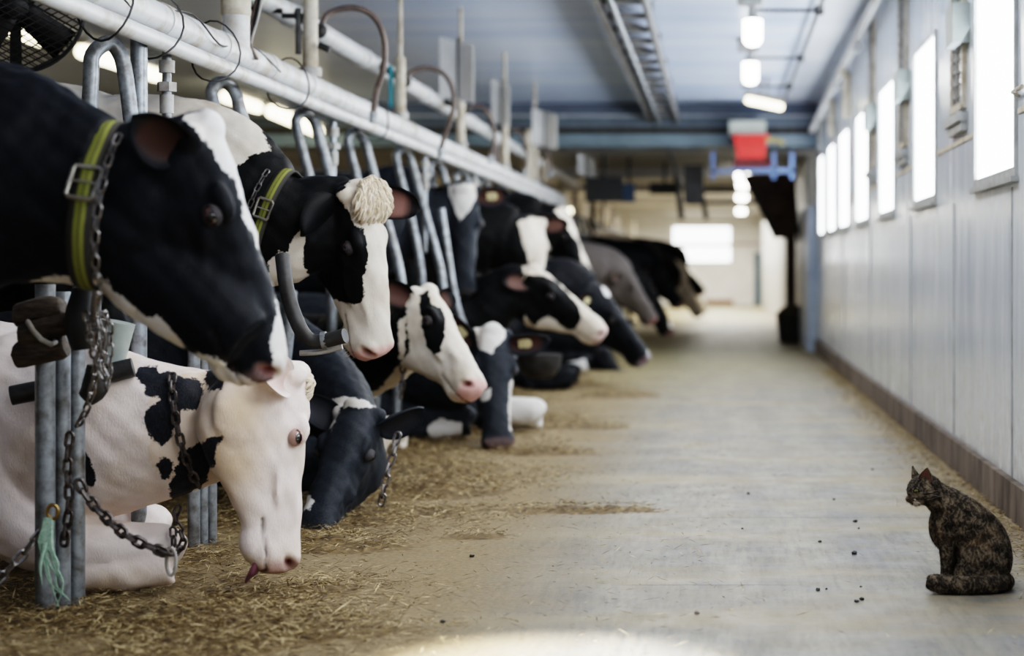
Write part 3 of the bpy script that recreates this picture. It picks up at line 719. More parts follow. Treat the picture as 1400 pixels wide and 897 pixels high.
for px in (975, 1058, 1083): g.box(P(px-2.5, 245, 18.6), P(px+2.5, 208, 18.6)+A(0, .05, 0))
g.box(P(972, 236, 18.6), P(1000, 232, 18.6)+A(0, .05, 0)); single('hanging_cradle', g, M['blue'], 'light blue metal cradle carrying the red tub', 'cradle', smooth=False)
single('red_trolley', G().box(P(1003, 230, 18.7), P(1056, 217, 18.7)+A(0, .5, 0)), M['darkred'], 'dark red metal trolley bed beneath the red tub', 'trolley', smooth=False)
single('yellow_handle', G().tube([P(1047, 190, 18.5), P(1064, 192, 18.5), P(1072, 196, 18.5)], .03, 8), simple('olive_yellow', (.35, .30, .12), (.2, .17, .07)), 'olive yellow handle beside the red tub', 'handle')
# hanging dark monitors / boxes
def hung(name, x0, y0, x1, y1, Y, mt, lab, cat, up=2.24):
    e = empty(name, P((x0+x1)/2, y1, Y), lab, cat); a, b_ = P(x0, y1, Y), P(x1, y0, Y)
    G().box(a+A(.01, .0, .01), b_+A(-.01, .12, -.01)).done('casing', M[mt], e, e['_b'], smooth=False)
    G().box((a[0], a[1]-.012, a[2]), (b_[0], a[1]+.002, b_[2])).done('front_panel', M[mt], e, e['_b'], smooth=False)
    G().tube([((a[0]+b_[0])/2, a[1]+.06, b_[2]), ((a[0]+b_[0])/2, a[1]+.06, up)], .02, 8).done('hanger', M['dark'], e, e['_b'])
hung('control_cabinet', 800, 242, 852, 276, 20.5, 'black', 'black rectangular cabinet hung over the far stalls', 'cabinet')
hung('control_box', 851, 251, 868, 277, 21, 'bluegrey', 'dark blue box hung beside the black cabinet', 'box')
hung('motor_unit', 888, 250, 930, 266, 22, 'black', 'dark flat motor unit under ceiling left of the rail end', 'motor')
g = G().tube([P(925, 240, 20.3), P(932, 300, 20.3)], .035, 8).tube([P(945, 235, 20.5), P(958, 262, 20.5), P(966, 300, 20.5)], .03, 8, sub=3).box(P(935, 278, 20.4), P(962, 225, 20.4)+A(0, .15, 0)).tube([P(960, 262, 20.5), P(1005, 262, 20.5)], .02, 8).tube([P(940, 278, 20.5), P(1042, 277, 20.5)], .02, 8)
single('rail_machine', g, M['dark'], 'dark machine and bars hanging where the ceiling rail ends', 'machine')
# ------------------------------------------------------------------ stall fittings
XP = -1.77
g = G().tube([(XP, 3.4, 1.69), (XP, 12, 1.69), (XP, 20, 1.69)], .052, 20)
for y in (4.9, 5.55, 6.2, 6.85, 7.5, 8.7, 10, 12, 14): g.tube([(XP, y, 1.69), (XP, y+.07, 1.69)], .0565, 20)
single('large_pvc_pipe', g, M['pvc'], 'thick white dusty pipe running along the top of the stalls', 'pipe')
g = G().tube([(XP+.045, 3.4, 1.605), (XP+.045, 20, 1.605)], .027, 14); single('small_water_pipe', g, M['pvc'], 'thinner pipe clipped under the thick white stall pipe', 'pipe')
g = G().tube([(-1.95, 4.5, 2.06), (-1.95, 24, 2.06)], .050, 16)
for y in (6.6, 8.0, 9.6, 11.6, 13.8): g.tube([(-1.95, y, 2.06), (-1.95, y+.1, 2.06)], .057, 16)
single('upper_milk_pipe', g, M['pvc'], 'white pipe running higher up behind the stall posts', 'pipe')
e = empty('capped_pipe_stub', (XP, 6.45, 1.73), 'short upright white pipe stub with beige cap on thick pipe', 'pipe stub')
G().tube([(XP, 6.45, 1.70), (XP, 6.45, 1.83)], .050, 20).done('stub', M['pvc'], e, e['_b'])
G().tube([(XP, 6.45, 1.83), (XP, 6.45, 1.835), (XP, 6.45, 1.905), (XP, 6.45, 1.915)], [.05, .054, .054, .046], 20).done('cap', M['pvc_dirty'], e, e['_b'])
ylab = ['nearest', 'second', 'third', 'fourth', 'fifth', 'sixth', 'seventh', 'eighth']
for i, (Y, r) in enumerate(((7.63, .033), (9.79, .03), (12.1, .03), (14.6, .03), (17.0, .03))):
    e = empty('pipe_post', (XP, Y, 1.7), ylab[i]+' beige upright post rising from the thick pipe to ceiling', 'post', 'posts above the thick pipe')
    if i: G().tube([(XP, Y, 1.73), (XP, Y, 2.08)], r, 14).tube([(XP, Y, 2.08), (XP, Y, 2.7)], .014, 10).done('pole', M['pvc_dirty'], e, e['_b'])
    else: G().tube([(XP, Y, 1.73), (XP, Y, 2.7)], r, 14).done('pole', M['pvc_dirty'], e, e['_b'])
    G().tube([(XP, Y, 1.735), (XP, Y, 1.775)], r*1.5, 14).done('clamp', M['galv_dull'], e, e['_b'])
    G().tube([(XP, Y, 1.60), (XP, Y, 1.65)], r*1.2, 14).done('lower_clamp', M['galv_dull'], e, e['_b'])
# hoses looping from upper pipe
arcs = [(7.9, [(437, 42), (444, 22), (458, 12), (480, 8), (500, 14), (513, 30), (519, 55), (516, 90), (505, 120), (500, 148)]),
        (9.9, [(554, 112), (562, 98), (580, 92), (600, 96), (613, 112), (617, 135), (612, 160), (602, 185), (597, 200)]),
        (12.2, [(637, 150), (650, 144), (663, 150), (672, 168), (674, 190), (668, 212)]),
        (14.7, [(697, 180), (707, 178), (715, 190), (720, 212), (716, 232)]), (17.1, [(735, 205), (742, 202), (749, 213), (751, 235)])]
for i, (Y, pp) in enumerate(arcs):
    pts = [P(a, b, Y) for a, b in pp]; 
    for k, p in enumerate(pts): p[1] += .02*k
    e = empty('milk_hose', pts[0], ylab[i]+' arched brown rubber hose above the thick stall pipe', 'hose', 'hoses looping over the stall pipes')
    G().tube(pts, .014, 10, sub=4).done('hose_body', M['hose'], e, e['_b'])
    G().ell(pts[0], (.035, .03, .035)).tube([pts[0], A(-1.95, pts[0][1], 2.08)], .02, 8).done('tap', M['dark'], e, e['_b'])
    G().tube([pts[-1], pts[-1]+A(0, 0, -.05)], .02, 8).done('hose_end', M['galv'], e, e['_b'])
# coupler on the nearest post
single('post_bracket', G().tube([(XP-.02, 7.63, 2.0), (XP-.12, 7.62, 2.0), (XP-.12, 7.62, 2.02), (XP-.30, 7.62, 2.04)], .012, 8).tube([(XP-.045, 7.6, 1.83), (XP-.045, 7.6, 2.03)], .013, 8).tube([(XP+.045, 7.6, 1.87), (XP+.09, 7.6, 1.85)], .015, 8), M['dark'], 'dark bracket and rod clamped to the nearest beige post', 'bracket')
single('blue_strap', G().box((XP-.055, 9.74, 1.80), (XP-.035, 9.76, 2.03)), simple('turquoise_strap', (.05, .3, .36), (.03, .2, .25)), 'turquoise strap beside the second beige post', 'strap', smooth=False)
# steel drops under the pipes
for i, (px, Y, zt, zb, r, cp) in enumerate(((190, 5.37, 1.64, .75, .026, 0), (228, 5.64, 1.60, .9, .015, 1), (455, 8.07, 1.58, .95, .016, 1), (580, 10.6, 1.58, 1.0, .018, 1), (648, 12.8, 1.58, .9, .018, 1), (690, 15., 1.58, .9, .018, 0))):
    x = (px-VX)*Y/F; lab = ['stout steel upright under the thick pipe behind the large cow head', 'thin steel water drop pipe with coupling behind large cow ears', 'thin steel drop pipe with coupling beside third divider loop', 'reddish thin drop pipe under thick pipe, past the fifth divider loop', 'thin drop pipe under thick pipe between two standing cows', 'thin drop pipe under thick pipe farthest along'][i]
    e = empty('drop_pipe', (x, Y, zb), lab, 'pipe', 'pipes dropping from the stall pipes')
    G().tube([(x, Y, zt), (x, Y, zb)], r, 12).done('pipe_body', M['galv'], e, e['_b'])
    if cp: G().tube([(x, Y, zt-.03), (x, Y, zt-.07)], r*1.7, 12).tube([(x, Y, zt-.1), (x, Y, zt-.13)], r*2.1, 6).tube([(x, Y, zt-.14), (x, Y, zt-.2)], r*1.5, 12).done('coupling', M['galv_dull'], e, e['_b'])
    else: G().tube([(x, Y, zt), (x, Y, zt-.02)], r*1.5, 12).done('flange', M['galv_dull'], e, e['_b'])
# clips of wire round the pipes
for i, y in enumerate((5.0, 5.45, 6.1, 7.15, 8.9)):
    ring = [A(XP+.02+.085*math.cos(a), y+.03*math.sin(2*a+i), 1.655+.105*math.sin(a)) for a in np.linspace(0, 2*math.pi, 20)[:-1]]
    single('wire_tie', G().tube(ring, .0035, 5, closed=True), M['dark'], ylab[i]+' loop of dark wire tied round both stall pipes', 'wire', 'wire ties round the stall pipes')
pts = [A(XP+.05+.02*math.sin(k*1.7), 4.6+k*.28, 1.70+.035*math.sin(k*2.1)) for k in range(9)]
single('loose_wire', G().tube(pts, .0035, 5, sub=4), M['dark'], 'loose dark wire trailing along the thick pipe', 'wire')
for i, o_ in enumerate((0, .012, -.012)):
    single('cable', G().tube([P(356+o_*300, -10, 6.6), P(349+o_*300, 25, 6.6), P(343, 60, 6.5), P(350-o_*200, 82, 6.5)], .005, 6, sub=4), [M['black'], M['galv_dull'], M['hose']][i], ['black cable beside the capped pipe stub', 'grey cable beside the capped pipe stub', 'brown cable beside the capped pipe stub'][i], 'cable', 'cables by the capped stub')
# stall dividers: an inverted bent loop and a post each
X1 = -1.87
def divider(Y, first=False):
    e = bpy.data.objects.new('stall_divider', None); COL.objects.link(e); e.location = (X1, Y, 0); e['_b'] = (float(X1), float(Y), 0.); b = A(X1, Y, 0)
    if first: path = [(-.03, .02, 0), (-.03, .02, .9), (-.015, .01, 1.25), (.0, 0, 1.47), (.005, .0, 1.54), (.035, .04, 1.58), (.06, .06, 1.56), (.08, .07, 1.48), (.11, .07, 1.2), (.12, .07, .9), (.12, .07, 0)]
    else: path = [(.12, .02, 0), (.14, .02, .45), (.15, .01, .7), (.13, .0, .95), (.08, 0, 1.2), (.0, 0, 1.51), (-.005, .0, 1.57), (.02, .03, 1.60), (.055, .065, 1.57), (.08, .07, 1.49), (.16, .07, 1.2), (.24, .07, .9), (.26, .065, .7), (.24, .06, .45), (.22, .06, 0)]
    g = G(); g.tube([b+A(*p) for p in path], .0235, 12, sub=4); g.done('bent_loop', M['galv'], e, e['_b'])
    g = G().tube([b+A(-.10, .30, 0), b+A(-.10, .30, .8)], .024, 14); g.done('post', M['galv'], e, e['_b'])
    g = G(); g.tube([b+A(-.10, .30, .5), b+A(.14, .02, .5)], .014, 8); g.done('brace', M['dark'], e, e['_b'])
    return e
dl = ['beside the big black cow head', 'rising behind the white back of the curly polled cow', 'above the neck of the curly polled cow', 'fourth along the row', 'slanting before the front-facing black cow', 'sixth along the row', 'seventh along the row', 'eighth along the row']
DY = [5.24, 6.52, 7.82, 8.92, 10.25, 11.45, 12.6, 13.75, 14.9, 16.0, 17.1, 18.2, 19.3, 20.4, 21.5, 22.6, 23.7, 24.8, 26, 27.5, 29, 31, 33]
d0 = divider(DY[0], True); tag(d0, 'steel stall divider with bent loop '+dl[0], 'stall divider', 'stall dividers along the row')
def copy_tree(o, parent=None):
    c = o.copy(); COL.objects.link(c)
    if parent: c.parent = parent
    for ch in o.children: copy_tree(ch, c)
    return c
d1 = divider(DY[1])
for i, y in enumerate(DY[1:], 1):
    c = d1 if i == 1 else copy_tree(d1); c.location = (X1, y, 0); c['_b'] = (X1, y, 0.)
    tag(c, 'steel stall divider with bent loop '+dl[i] if i < len(dl) else 'blurred steel stall divider far down the cow row', 'stall divider', 'stall dividers along the row')
for px, pb_, zt, r, lab in ((62, 836, .86, .026, 'steel front post wrapped in green twine'), (85, 832, .84, .022, 'middle steel post of the three front posts'), (104, 826, .84, .024, 'right hand steel post of the three front posts'),
                     (265, 748, .66, .02, 'left steel post of the group under the pale cow chin'), (277, 745, .66, .018, 'middle steel post of the group under the pale cow chin'), (289, 742, .66, .018, 'right steel post of the group under the pale cow chin')):
    Y = F*EH/(pb_-VY); x = (px-VX)*Y/F; single('front_post', G().tube([(x, Y, 0), (x, Y, zt)], r, 14), M['galv'], lab, 'post', 'front posts at the feed edge', base=A(x, Y, 0))
e = empty('bent_tie_pipe', P(400, 420, 5.45), 'dark bent pipe ending in a short arm before the curly polled cow', 'pipe')
G().tube([P(386, 350, 5.5), P(392, 395, 5.45), P(404, 435, 5.42), P(418, 460, 5.4), P(436, 467, 5.4), P(472, 459, 5.38)], .023, 12, sub=3).done('pipe_body', M['dark'], e, e['_b'])
G().tube([P(440, 466, 5.4), P(447, 465, 5.4)], .028, 12).done('pipe_joint', M['galv'], e, e['_b'])
G().tube([P(410, 483, 5.42), P(440, 481, 5.42), P(468, 474, 5.42)], .009, 10, sub=3).done('lower_arm', M['galv_dull'], e, e['_b'])
for i, y in enumerate(np.r_[np.arange(15.4, 24, .95), np.arange(24.5, 40, 1.6)]):
    x = -1.95+.25*math.sin(i*2.3); single('stall_pole', G().tube([(x, y, 0), (x+.03*math.sin(i), y, 1.3), (x, y, 2.0+.2*math.sin(i*1.7))], .028, 8), M['pvc_dirty'] if i % 3 else M['hose'], 'blurred beige or brown pole standing among the far stalls', 'pole', 'poles among the far stalls')
# record plates hanging on the posts
for i, (x0, y0, x1, y1, Y) in enumerate(((601, 50, 650, 131, 12.05), (672, 108, 698, 165, 14.55), (728, 148, 762, 196, 16.95), (790, 210, 812, 236, 19.5))):
    c = A((x0+x1)/2, 0, 0); a, b_ = P(x0, y1, Y), P(x1, y0, Y); e = empty('record_plate', ((a[0]+b_[0])/2, Y, a[2]), ylab[i]+' grey record plate hung by the upright posts', 'plate', 'record plates above the stalls')
    m_ = a[0]+(b_[0]-a[0])*.48
    g = G(); g.add([a, (m_, Y+.05, a[2]-.03), (m_, Y+.05, b_[2]-.03), (a[0], Y, b_[2])], [(0, 1, 2, 3)]); g.add([(m_, Y+.05, a[2]-.03), (b_[0], Y-.12, a[2]-.06), (b_[0], Y-.12, b_[2]-.07), (m_, Y+.05, b_[2]-.03)], [(0, 1, 2, 3)])
    o = g.done('plate_sheet', M['plate'], e, e['_b'], smooth=False); s_ = o.modifiers.new('s', 'SOLIDIFY'); s_.thickness = .006
    G().tube([(m_, Y+.05, a[2]-.1), (m_, Y+.05, b_[2])], .009, 8).done('clip', M['dark'], e, e['_b'])
# fan
fc = P(20, 8, 6.3); fr = .235; fn = nz(A(.35, -1, -.15)); fu = nz(A(0, 0, 1)-fn*np.dot(A(0, 0, 1), fn)); fs = np.cross(fu, fn)
e = empty('barn_fan', fc, 'round black caged fan hanging at the upper left', 'fan')
circ = lambda r, h: [fc+fn*h+r*(math.cos(a)*fs+math.sin(a)*fu) for a in np.linspace(0, 2*math.pi, 49)[:-1]]
g = G()
V = []; Fc = []
for k, (r, h) in enumerate(((fr, .05), (fr, -.10), (fr*.985, -.10), (fr*.985, .05))): V += circ(r, h)
for k in range(4):
    for j in range(48): Fc.append((k*48+j, k*48+(j+1) % 48, ((k+1) % 4)*48+(j+1) % 48, ((k+1) % 4)*48+j))
g.add(V, Fc); g.tube(circ(fr, .05), .008, 6, closed=True); g.tube(circ(fr, -.1), .008, 6, closed=True); g.done('fan_shroud', M['black'], e, e['_b'])
g = G()
for h, dome in ((.055, .03), (-.105, -.03)):
    for q in (-1, 1):
        for t in np.arange(-.95, 1, .1):
            dv = nz(fs+q*.55*fu); pv = np.cross(dv, fn); c = fc+pv*t*fr; hl = math.sqrt(1-t*t)*fr
            g.tube([c+dv*hl*s_+fn*(h+dome*(1-(t*t+(hl/fr*s_)**2))) for s_ in (-1, -.5, 0, .5, 1)], .0022, 4)
g.done('fan_guard', M['dark'], e, e['_b'])
g = G()
for k in range(4):
    an = k*math.pi/2+.9; rv = math.cos(an)*fs+math.sin(an)*fu; tv = np.cross(fn, rv); V = []
    for s_ in np.linspace(.12, .93, 8):
        w = .035+.03*s_; V += [fc+rv*fr*s_+tv*w*q+fn*(.022*q*(1-.5*s_)) for q in (-1, 0, 1)]
    Fc = [(i*3+j, i*3+j+1, i*3+j+4, i*3+j+3) for i in range(7) for j in range(2)]
    g2 = G().add(V, Fc); o = g2.done('fan_blade', M['dark'], e, e['_b']); s_ = o.modifiers.new('s', 'SOLIDIFY'); s_.thickness = .004
G().tube([fc-fn*.06, fc+fn*.02, fc+fn*.035], [.05, .05, .03], 16).obox(fc-fn*.07, fs*.02, fu*fr, fn*.012).done('fan_motor', M['black'], e, e['_b'])
G().tube([fc+fu*fr, (fc[0], fc[1], 2.7)], .015, 8).done('hanger', M['dark'], e, e['_b'])
# wooden blocks wired on the nearest post
pb = lambda px, py, dy=0: P(px, py, 4.56+dy)
for i, (a, b_, r, lab) in enumerate((((22, 432), (88, 422), .034, 'dark round wood block, topmost in bundle wired to the front posts'), ((28, 458), (108, 440), .030, 'long pale topped wood block, middle of bundle on front posts'), ((22, 487), (90, 473), .036, 'dark round wood block, lowest in bundle wired to the front posts'))):
    p, q = pb(*a, -.02*(i == 1)), pb(*b_, -.02*(i == 1)); t = nz(q-p)
    V, Fc = tube([p, p+t*.012, p+(q-p)*.5+A(0, 0, .004), q-t*.012, q], [r*.8, r, r*1.05, r*.95, r*.75], 9, sub=2); V = V+rng.normal(0, .0012, V.shape)
    single('wood_block', G().add(V, Fc), M['wood'], lab, 'wood block', 'wood blocks wired to the front posts')
ring = [pb(38, 440, -.06), pb(45, 452, -.075), pb(56, 464, -.078), pb(70, 471, -.07), pb(76, 468, -.03), pb(60, 450, .06), pb(42, 437, .03)]
single('wire_hoop', G().tube(ring, .007, 8, closed=True, sub=1), M['galv_dull'], 'bent steel wire hoop around the wood blocks', 'wire')
single('cross_bar', G().tube([P(15, 541, 4.78), P(60, 532, 4.80)], .027, 12).tube([P(60, 532, 4.80), P(182, 502, 4.85)], .027, 12), M['dark'], 'dark round cross bar behind the front posts', 'bar')
single('tie_cup', G().tube([P(150, 495, 4.9), P(162, 440, 4.9)], [.04, .046], 16), M['greybox'], 'pale grey round cup behind the hanging chains', 'cup')
single('dark_clamp', G().tube([P(118, 395, 4.5), P(112, 440, 4.5), P(114, 478, 4.5)], [.035, .045, .03], 10, sub=3), M['black'], 'black rubber lump under the big cow collar', 'clamp')
single('lower_bracket', G().tube([P(118, 545, 4.6), P(130, 530, 4.6), P(135, 500, 4.6)], [.025, .035, .03], 10, sub=3), M['dark'], 'dark bracket below the hanging chains', 'bracket')
# chains
def chain(pp, lab, mt='chain', link=.045, wire=.005, width=.013, grp=None):
    pts = [P(a, b, c) for a, b, c in pp]; return single('tie_chain', chain_pts(pts, link, wire, width), M[mt], lab, 'chain', grp or 'tie chains')
chain([(133, 400, 3.9), (130, 440, 4.35), (138, 480, 4.45), (125, 540, 4.5)], 'tie chain hanging straight below the big cow collar', link=.036, wire=.0034, width=.0105)
chain([(132, 425, 4.3), (148, 435, 4.4), (150, 480, 4.42), (146, 530, 4.4)], 'short looped chain right of the hanging tie chain', link=.036, wire=.0034, width=.0105)
chain([(118, 425, 4.3), (124, 470, 4.35), (132, 500, 4.4), (120, 555, 4.45), (108, 580, 4.5)], 'chain hanging left of the hanging tie chain', link=.036, wire=.0034, width=.0105)
chain([(128, 418, 4.28), (140, 460, 4.30), (137, 500, 4.32), (143, 515, 4.32)], 'dangling chain end in the cluster beside posts', link=.036, wire=.0034, width=.0105)
chain([(96, 590, 4.55), (92, 640, 4.55), (95, 690, 4.55), (88, 740, 4.55)], 'chain hanging down along the front posts', 'chain_rust')
chain([(-10, 800, 4.45), (20, 770, 4.47), (48, 738, 4.5), (68, 715, 4.52)], 'shiny chain running from left edge to green twine', 'chain')
chain([(105, 655, 4.55), (120, 680, 4.55), (142, 705, 4.53), (170, 730, 4.5), (205, 748, 4.5), (233, 757, 4.5)], 'dark heavy chain slung from front posts to pale cow foot', 'chain_rust', .042, .006, .014)
ring = [P(234, 768, 4.5)+A(.012*math.cos(a), 0, .035*math.sin(a)) for a in np.linspace(0, 2*math.pi, 18)[:-1]]
single('chain_ring', G().tube(ring, .005, 6, closed=True), M['galv_dull'], 'steel ring at the end of the dark heavy chain', 'ring')
g = G()
for k in range(6):
    a = k*1.1; g.tube([P(66+4*math.sin(a), 708, 4.5), P(62+8*math.sin(a*1.3), 740, 4.49), P(70+9*math.cos(a), 770, 4.48), P(76+11*math.sin(a*1.7), 798, 4.48), P(84+12*math.cos(a*2), 822+9*math.sin(a), 4.48)], [.007, .006, .004, .0025, .001], 6, sub=4)
g.tube([P(62, 742, 4.48), P(55, 775, 4.47), P(58, 800, 4.47)], [.006, .004, .001], 6, sub=3)
single('green_twine', g, M['rope'], 'frayed pale green twine tied round the front post', 'twine')
ring = [P(72, 700, 4.5)+A(.014*math.cos(a), 0, .018*math.sin(a)) for a in np.linspace(0, 2*math.pi, 16)[:-1]]
single('brass_snap', G().tube(ring, .005, 6, closed=True), simple('brass', (.5, .33, .12), (.3, .2, .08), .3, .8), 'small brass snap ring above the green twine', 'ring')
# water bowl
c = P(738, 492, 10.4); e = empty('water_bowl', c, 'round grey metal water bowl by the white-faced profile cow', 'bowl')
V, Fc = tube([c+A(0, 0, -.11), c+A(0, 0, -.10), c+A(0, 0, -.05), c+A(0, 0, .03), c+A(0, 0, .035), c+A(0, 0, .02), c+A(0, 0, -.06)], [.04, .08, .12, .135, .128, .125, .05], 24); G().add(V, Fc).done('bowl_shell', M['dark'], e, e['_b'])
G().tube([c+A(-.1, .05, 0), c+A(-.35, .1, .05), c+A(-.5, .1, .3), c+A(-.6, .1, .9)], .02, 8, sub=3).done('feed_pipe', M['galv'], e, e['_b'])

# ------------------------------------------------------------------ feed on the floor
def hay_mat(name, a, b_, c_):
    m, nt, b = new_mat(name); oi = N(nt, 'ShaderNodeAttribute', attribute_name='tone'); v, raw = posvec(nt)
    f = mth(nt, 'ADD', mth(nt, 'MULTIPLY', oi.outputs['Fac'], .7), mth(nt, 'MULTIPLY', noise(nt, 9, 4, .6, raw), .35))
    L(nt, ramp(nt, f, [(.15, a), (.5, b_), (.88, c_)]), b.inputs['Base Color']); b.inputs['Roughness'].default_value = .75; return m
M['hay'] = hay_mat('chopped_hay', (.045, .028, .012), (.20, .135, .055), (.62, .50, .28))
def fbm(x, y, s, o=4):
    r = 0; a = 1; tt = 0
    for k in range(o):
        r = r+a*np.sin(x*s*1.3+1.7*np.sin(y*s*.9+k)+k*2.1)*np.sin(y*s*1.1+1.3*np.sin(x*s*.8+k*1.3)+k); tt += a; a *= .55; s *= 2.03
    return r/tt
def edge_x(y): return -.93+.17*np.sin(y*1.9+.4)+.12*np.sin(y*4.3)+.06*np.sin(y*9.1)
def pile_h(x, y):
    e = edge_x(y); t = np.clip((e-x)/.45, 0, 1); t = t*t*(3-2*t)
    nf = fbm(x, y, 3.1); h = t*(.007+.024*np.clip(nf+.15, 0, 1)+.006*fbm(x, y, 17))*np.where(x < -1.45, .6, 1)
    for (cx, cy, rx, ry, hh) in ((-.52, 6.55, .42, .12, .020), (-1.12, 7.1, .25, .22, .05), (-.86, 8.6, .25, .14, .045), (-.95, 4.35, .30, .12, .012), (-1.35, 4.5, .35, .10, .02), (-1.2, 5.7, .25, .15, .03), (-.8, 5.9, .2, .1, .012), (-.75, 10, .25, .2, .03), (-.7, 12.5, .3, .3, .03)):
        d = ((x-cx)/rx)**2+((y-cy)/ry)**2; h = h+hh*np.exp(-d*1.6)*(.6+.6*np.clip(fbm(x, y, 9)+.3, 0, 1))
    return h
nx, ny = 150, 900
xs = np.linspace(-2.3, -.05, nx); ysl = 3.3+(22-3.3)*np.linspace(0, 1, ny)**1.7
XX, YY = np.meshgrid(xs, ysl); HH = pile_h(XX, YY)
HH = HH+rng.normal(0, .0035, HH.shape)*np.clip(HH/.012, 0, 1)-.005
V = np.column_stack([XX.ravel(), YY.ravel(), HH.ravel()]); Hm = HH
Fc = [(j*nx+i, j*nx+i+1, (j+1)*nx+i+1, (j+1)*nx+i) for j in range(ny-1) for i in range(nx-1) if Hm[j:j+2, i:i+2].max() > -.0045]
o = mesh('feed_pile', V, Fc, M['hay']); a = o.data.attributes.new('tone', 'FLOAT', 'POINT'); a.data.foreach_set('value', np.clip(.24+rng.normal(0, .16, len(V)), 0, 1)); o['kind'] = 'stuff'; tag(o, 'layer of chopped hay along the front of the cows', 'feed')
def blades(name, n, sampler, lab, zoff=0, lk=1.0, tone=0):
    x, y = sampler(n); n = len(x); h = pile_h(x, y)*(x < 0)
    ln = rng.uniform(.008, .040, n)*np.where(rng.random(n) < .06, 1.8, 1)*lk; w = rng.uniform(.0006, .0016, n)*(1+.06*np.maximum(0, y-5)); an = rng.uniform(0, 2*np.pi, n); til = rng.normal(0, .22, n)
    dx_, dy_, dz = np.cos(an)*ln/2, np.sin(an)*ln/2, np.sin(til)*ln/2; z = h+.003+np.abs(dz)+rng.uniform(0, .008, n)
    pxx, pyy = -np.sin(an)*w, np.cos(an)*w
    V = np.empty((n, 4, 3)); V[:, 0] = np.c_[x-dx_, y-dy_, z-dz]; V[:, 2] = np.c_[x+dx_, y+dy_, z+dz]; V[:, 1] = np.c_[x+pxx, y+pyy, z+w]; V[:, 3] = np.c_[x-pxx, y-pyy, z]
    Fc = np.arange(n*4).reshape(n, 4); me = bpy.data.meshes.new(name); me.vertices.add(n*4); me.loops.add(n*4); me.polygons.add(n)
    me.vertices.foreach_set('co', V.ravel()); me.loops.foreach_set('vertex_index', Fc.ravel()); me.polygons.foreach_set('loop_start', np.arange(0, n*4, 4)); me.polygons.foreach_set('loop_total', np.full(n, 4)) if False else None
    me.update(calc_edges=True); me.materials.append(M['hay'])
    a = me.attributes.new('tone', 'FLOAT', 'POINT'); a.data.foreach_set('value', np.repeat(np.clip(rng.beta(.9, 1.1, n)+tone, 0, 1.2), 4))
    o = bpy.data.objects.new(name, me); COL.objects.link(o); o['kind'] = 'stuff'; return tag(o, lab, 'straw')
def samp_main(n):
    y = 3.5+13*rng.random(n)**2.2; x = rng.uniform(-2.2, .1, n); d = np.clip((edge_x(y)+.22-x)/.5, 0, 1); keep = rng.random(n) < (.015+d*(.25+.75*np.clip(fbm(x, y, 3.1)+.35, 0, 1)))
    keep |= (pile_h(x, y) > .006) & (rng.random(n) < .6)
    return x[keep], y[keep]
blades('hay_stalks', 260000, samp_main, 'loose cut hay stalks scattered in front of the cows')
blades('pale_straw', 9000, samp_main, 'longer pale straws lying over the chopped hay', lk=1.9, tone=.45)
def samp_floor(n):
    y = 3.7+10*rng.random(n)**1.8; x = rng.uniform(-.9, 1.0, n); keep = rng.random(n) < .10+.5*(fbm(x, y, 5) > .35); return x[keep], y[keep]
blades('straw_bits', 2600, samp_floor, 'thin scatter of straw bits on the bare aisle floor')
def samp_wall(n):
    y = 3.7+12*rng.random(n)**1.4; x = WX-.03-np.abs(rng.normal(0, .09, n)); return x, y
blades('wall_chaff', 9000, samp_wall, 'pale chaff gathered along the foot of the right wall')
for i, (px, py, r) in enumerate(((1169, 714, 3), (1174, 724, 1.6), (1168, 758, 3.6), (1121, 742, 2.2), (1118, 808, 3), (1130, 807, 1.6), (1171, 824, 3), (1178, 821, 3), (1177, 804, 1.6), (1023, 676, 2), (1140, 684, 1.6), (605, 852, 3.5), (645, 762, 3), (953, 840, 3), (1193, 643, 1.6), (1015, 724, 1.5))):
    Y = F*EH/(py-VY); c = A((px-VX)*Y/F, Y, .004); r = r*Y/F; V, Fc = ellipsoid(c, (r*1.2, r, r*.8), nu=8, nv=6); V = V+rng.normal(0, r*.12, V.shape); V[:, 2] = np.maximum(V[:, 2], .001)
    single('dung_crumb', G().add(V, Fc), M['black'] if i != 13 else M['hose'], 'small dark crumb lying on the concrete aisle', 'crumb', 'dark crumbs on the aisle floor')
# ------------------------------------------------------------------ the herd
c1 = cow('large black cow head with narrow white blaze and webbing collar, nearest at left', (292, 172, 4.0), (.33, -.945, .0), (.94, .33, .10), 4.0, xf=-1.9, voxel=.0085, bs=1.0,
    neck=[(-140, 240, 4.0, .30, .20), (0, 243, 4.02, .265, .16), (85, 262, 4.02, .215, .135), (160, 278, 4.0, .185, .115)],
    polys=[('w', [(250,162),(270,150),(300,140),(460,200),(460,530),(376,516),(371,491),(366,466),(376,447),(380,424),(375,387),(365,364),(352,333),(341,312),(335,300),(330,278),(321,254),(311,234),(295,214),(278,190),(260,170)]),
           ('w', [(-700,420),(-60,415),(0,399),(33,390),(67,377),(100,379),(141,380),(161,400),(181,420),(201,434),(217,432),(231,444),(248,464),(254,481),(288,487),(321,507),(348,521),(371,531),(371,640),(-700,640)])],
    mat='coat_blue', s=.98, nose=(.34, .24, .24), nosemask=.35, extra=[[(120,318,4.0,.09,.08),(180,345,4.0,.115,.08),(235,385,4.0,.12,.075),(290,430,4.0,.105,.07),(335,468,4.0,.075,.06)]], earL=.165, earW=.058, ears={'r': ((-.52, .50, .68), (.15, -.2, 1)), 'l': ((.1, .3, -.9), (.9, .1, .2))}, eartag=(), earcol=(.045, .02, .014))
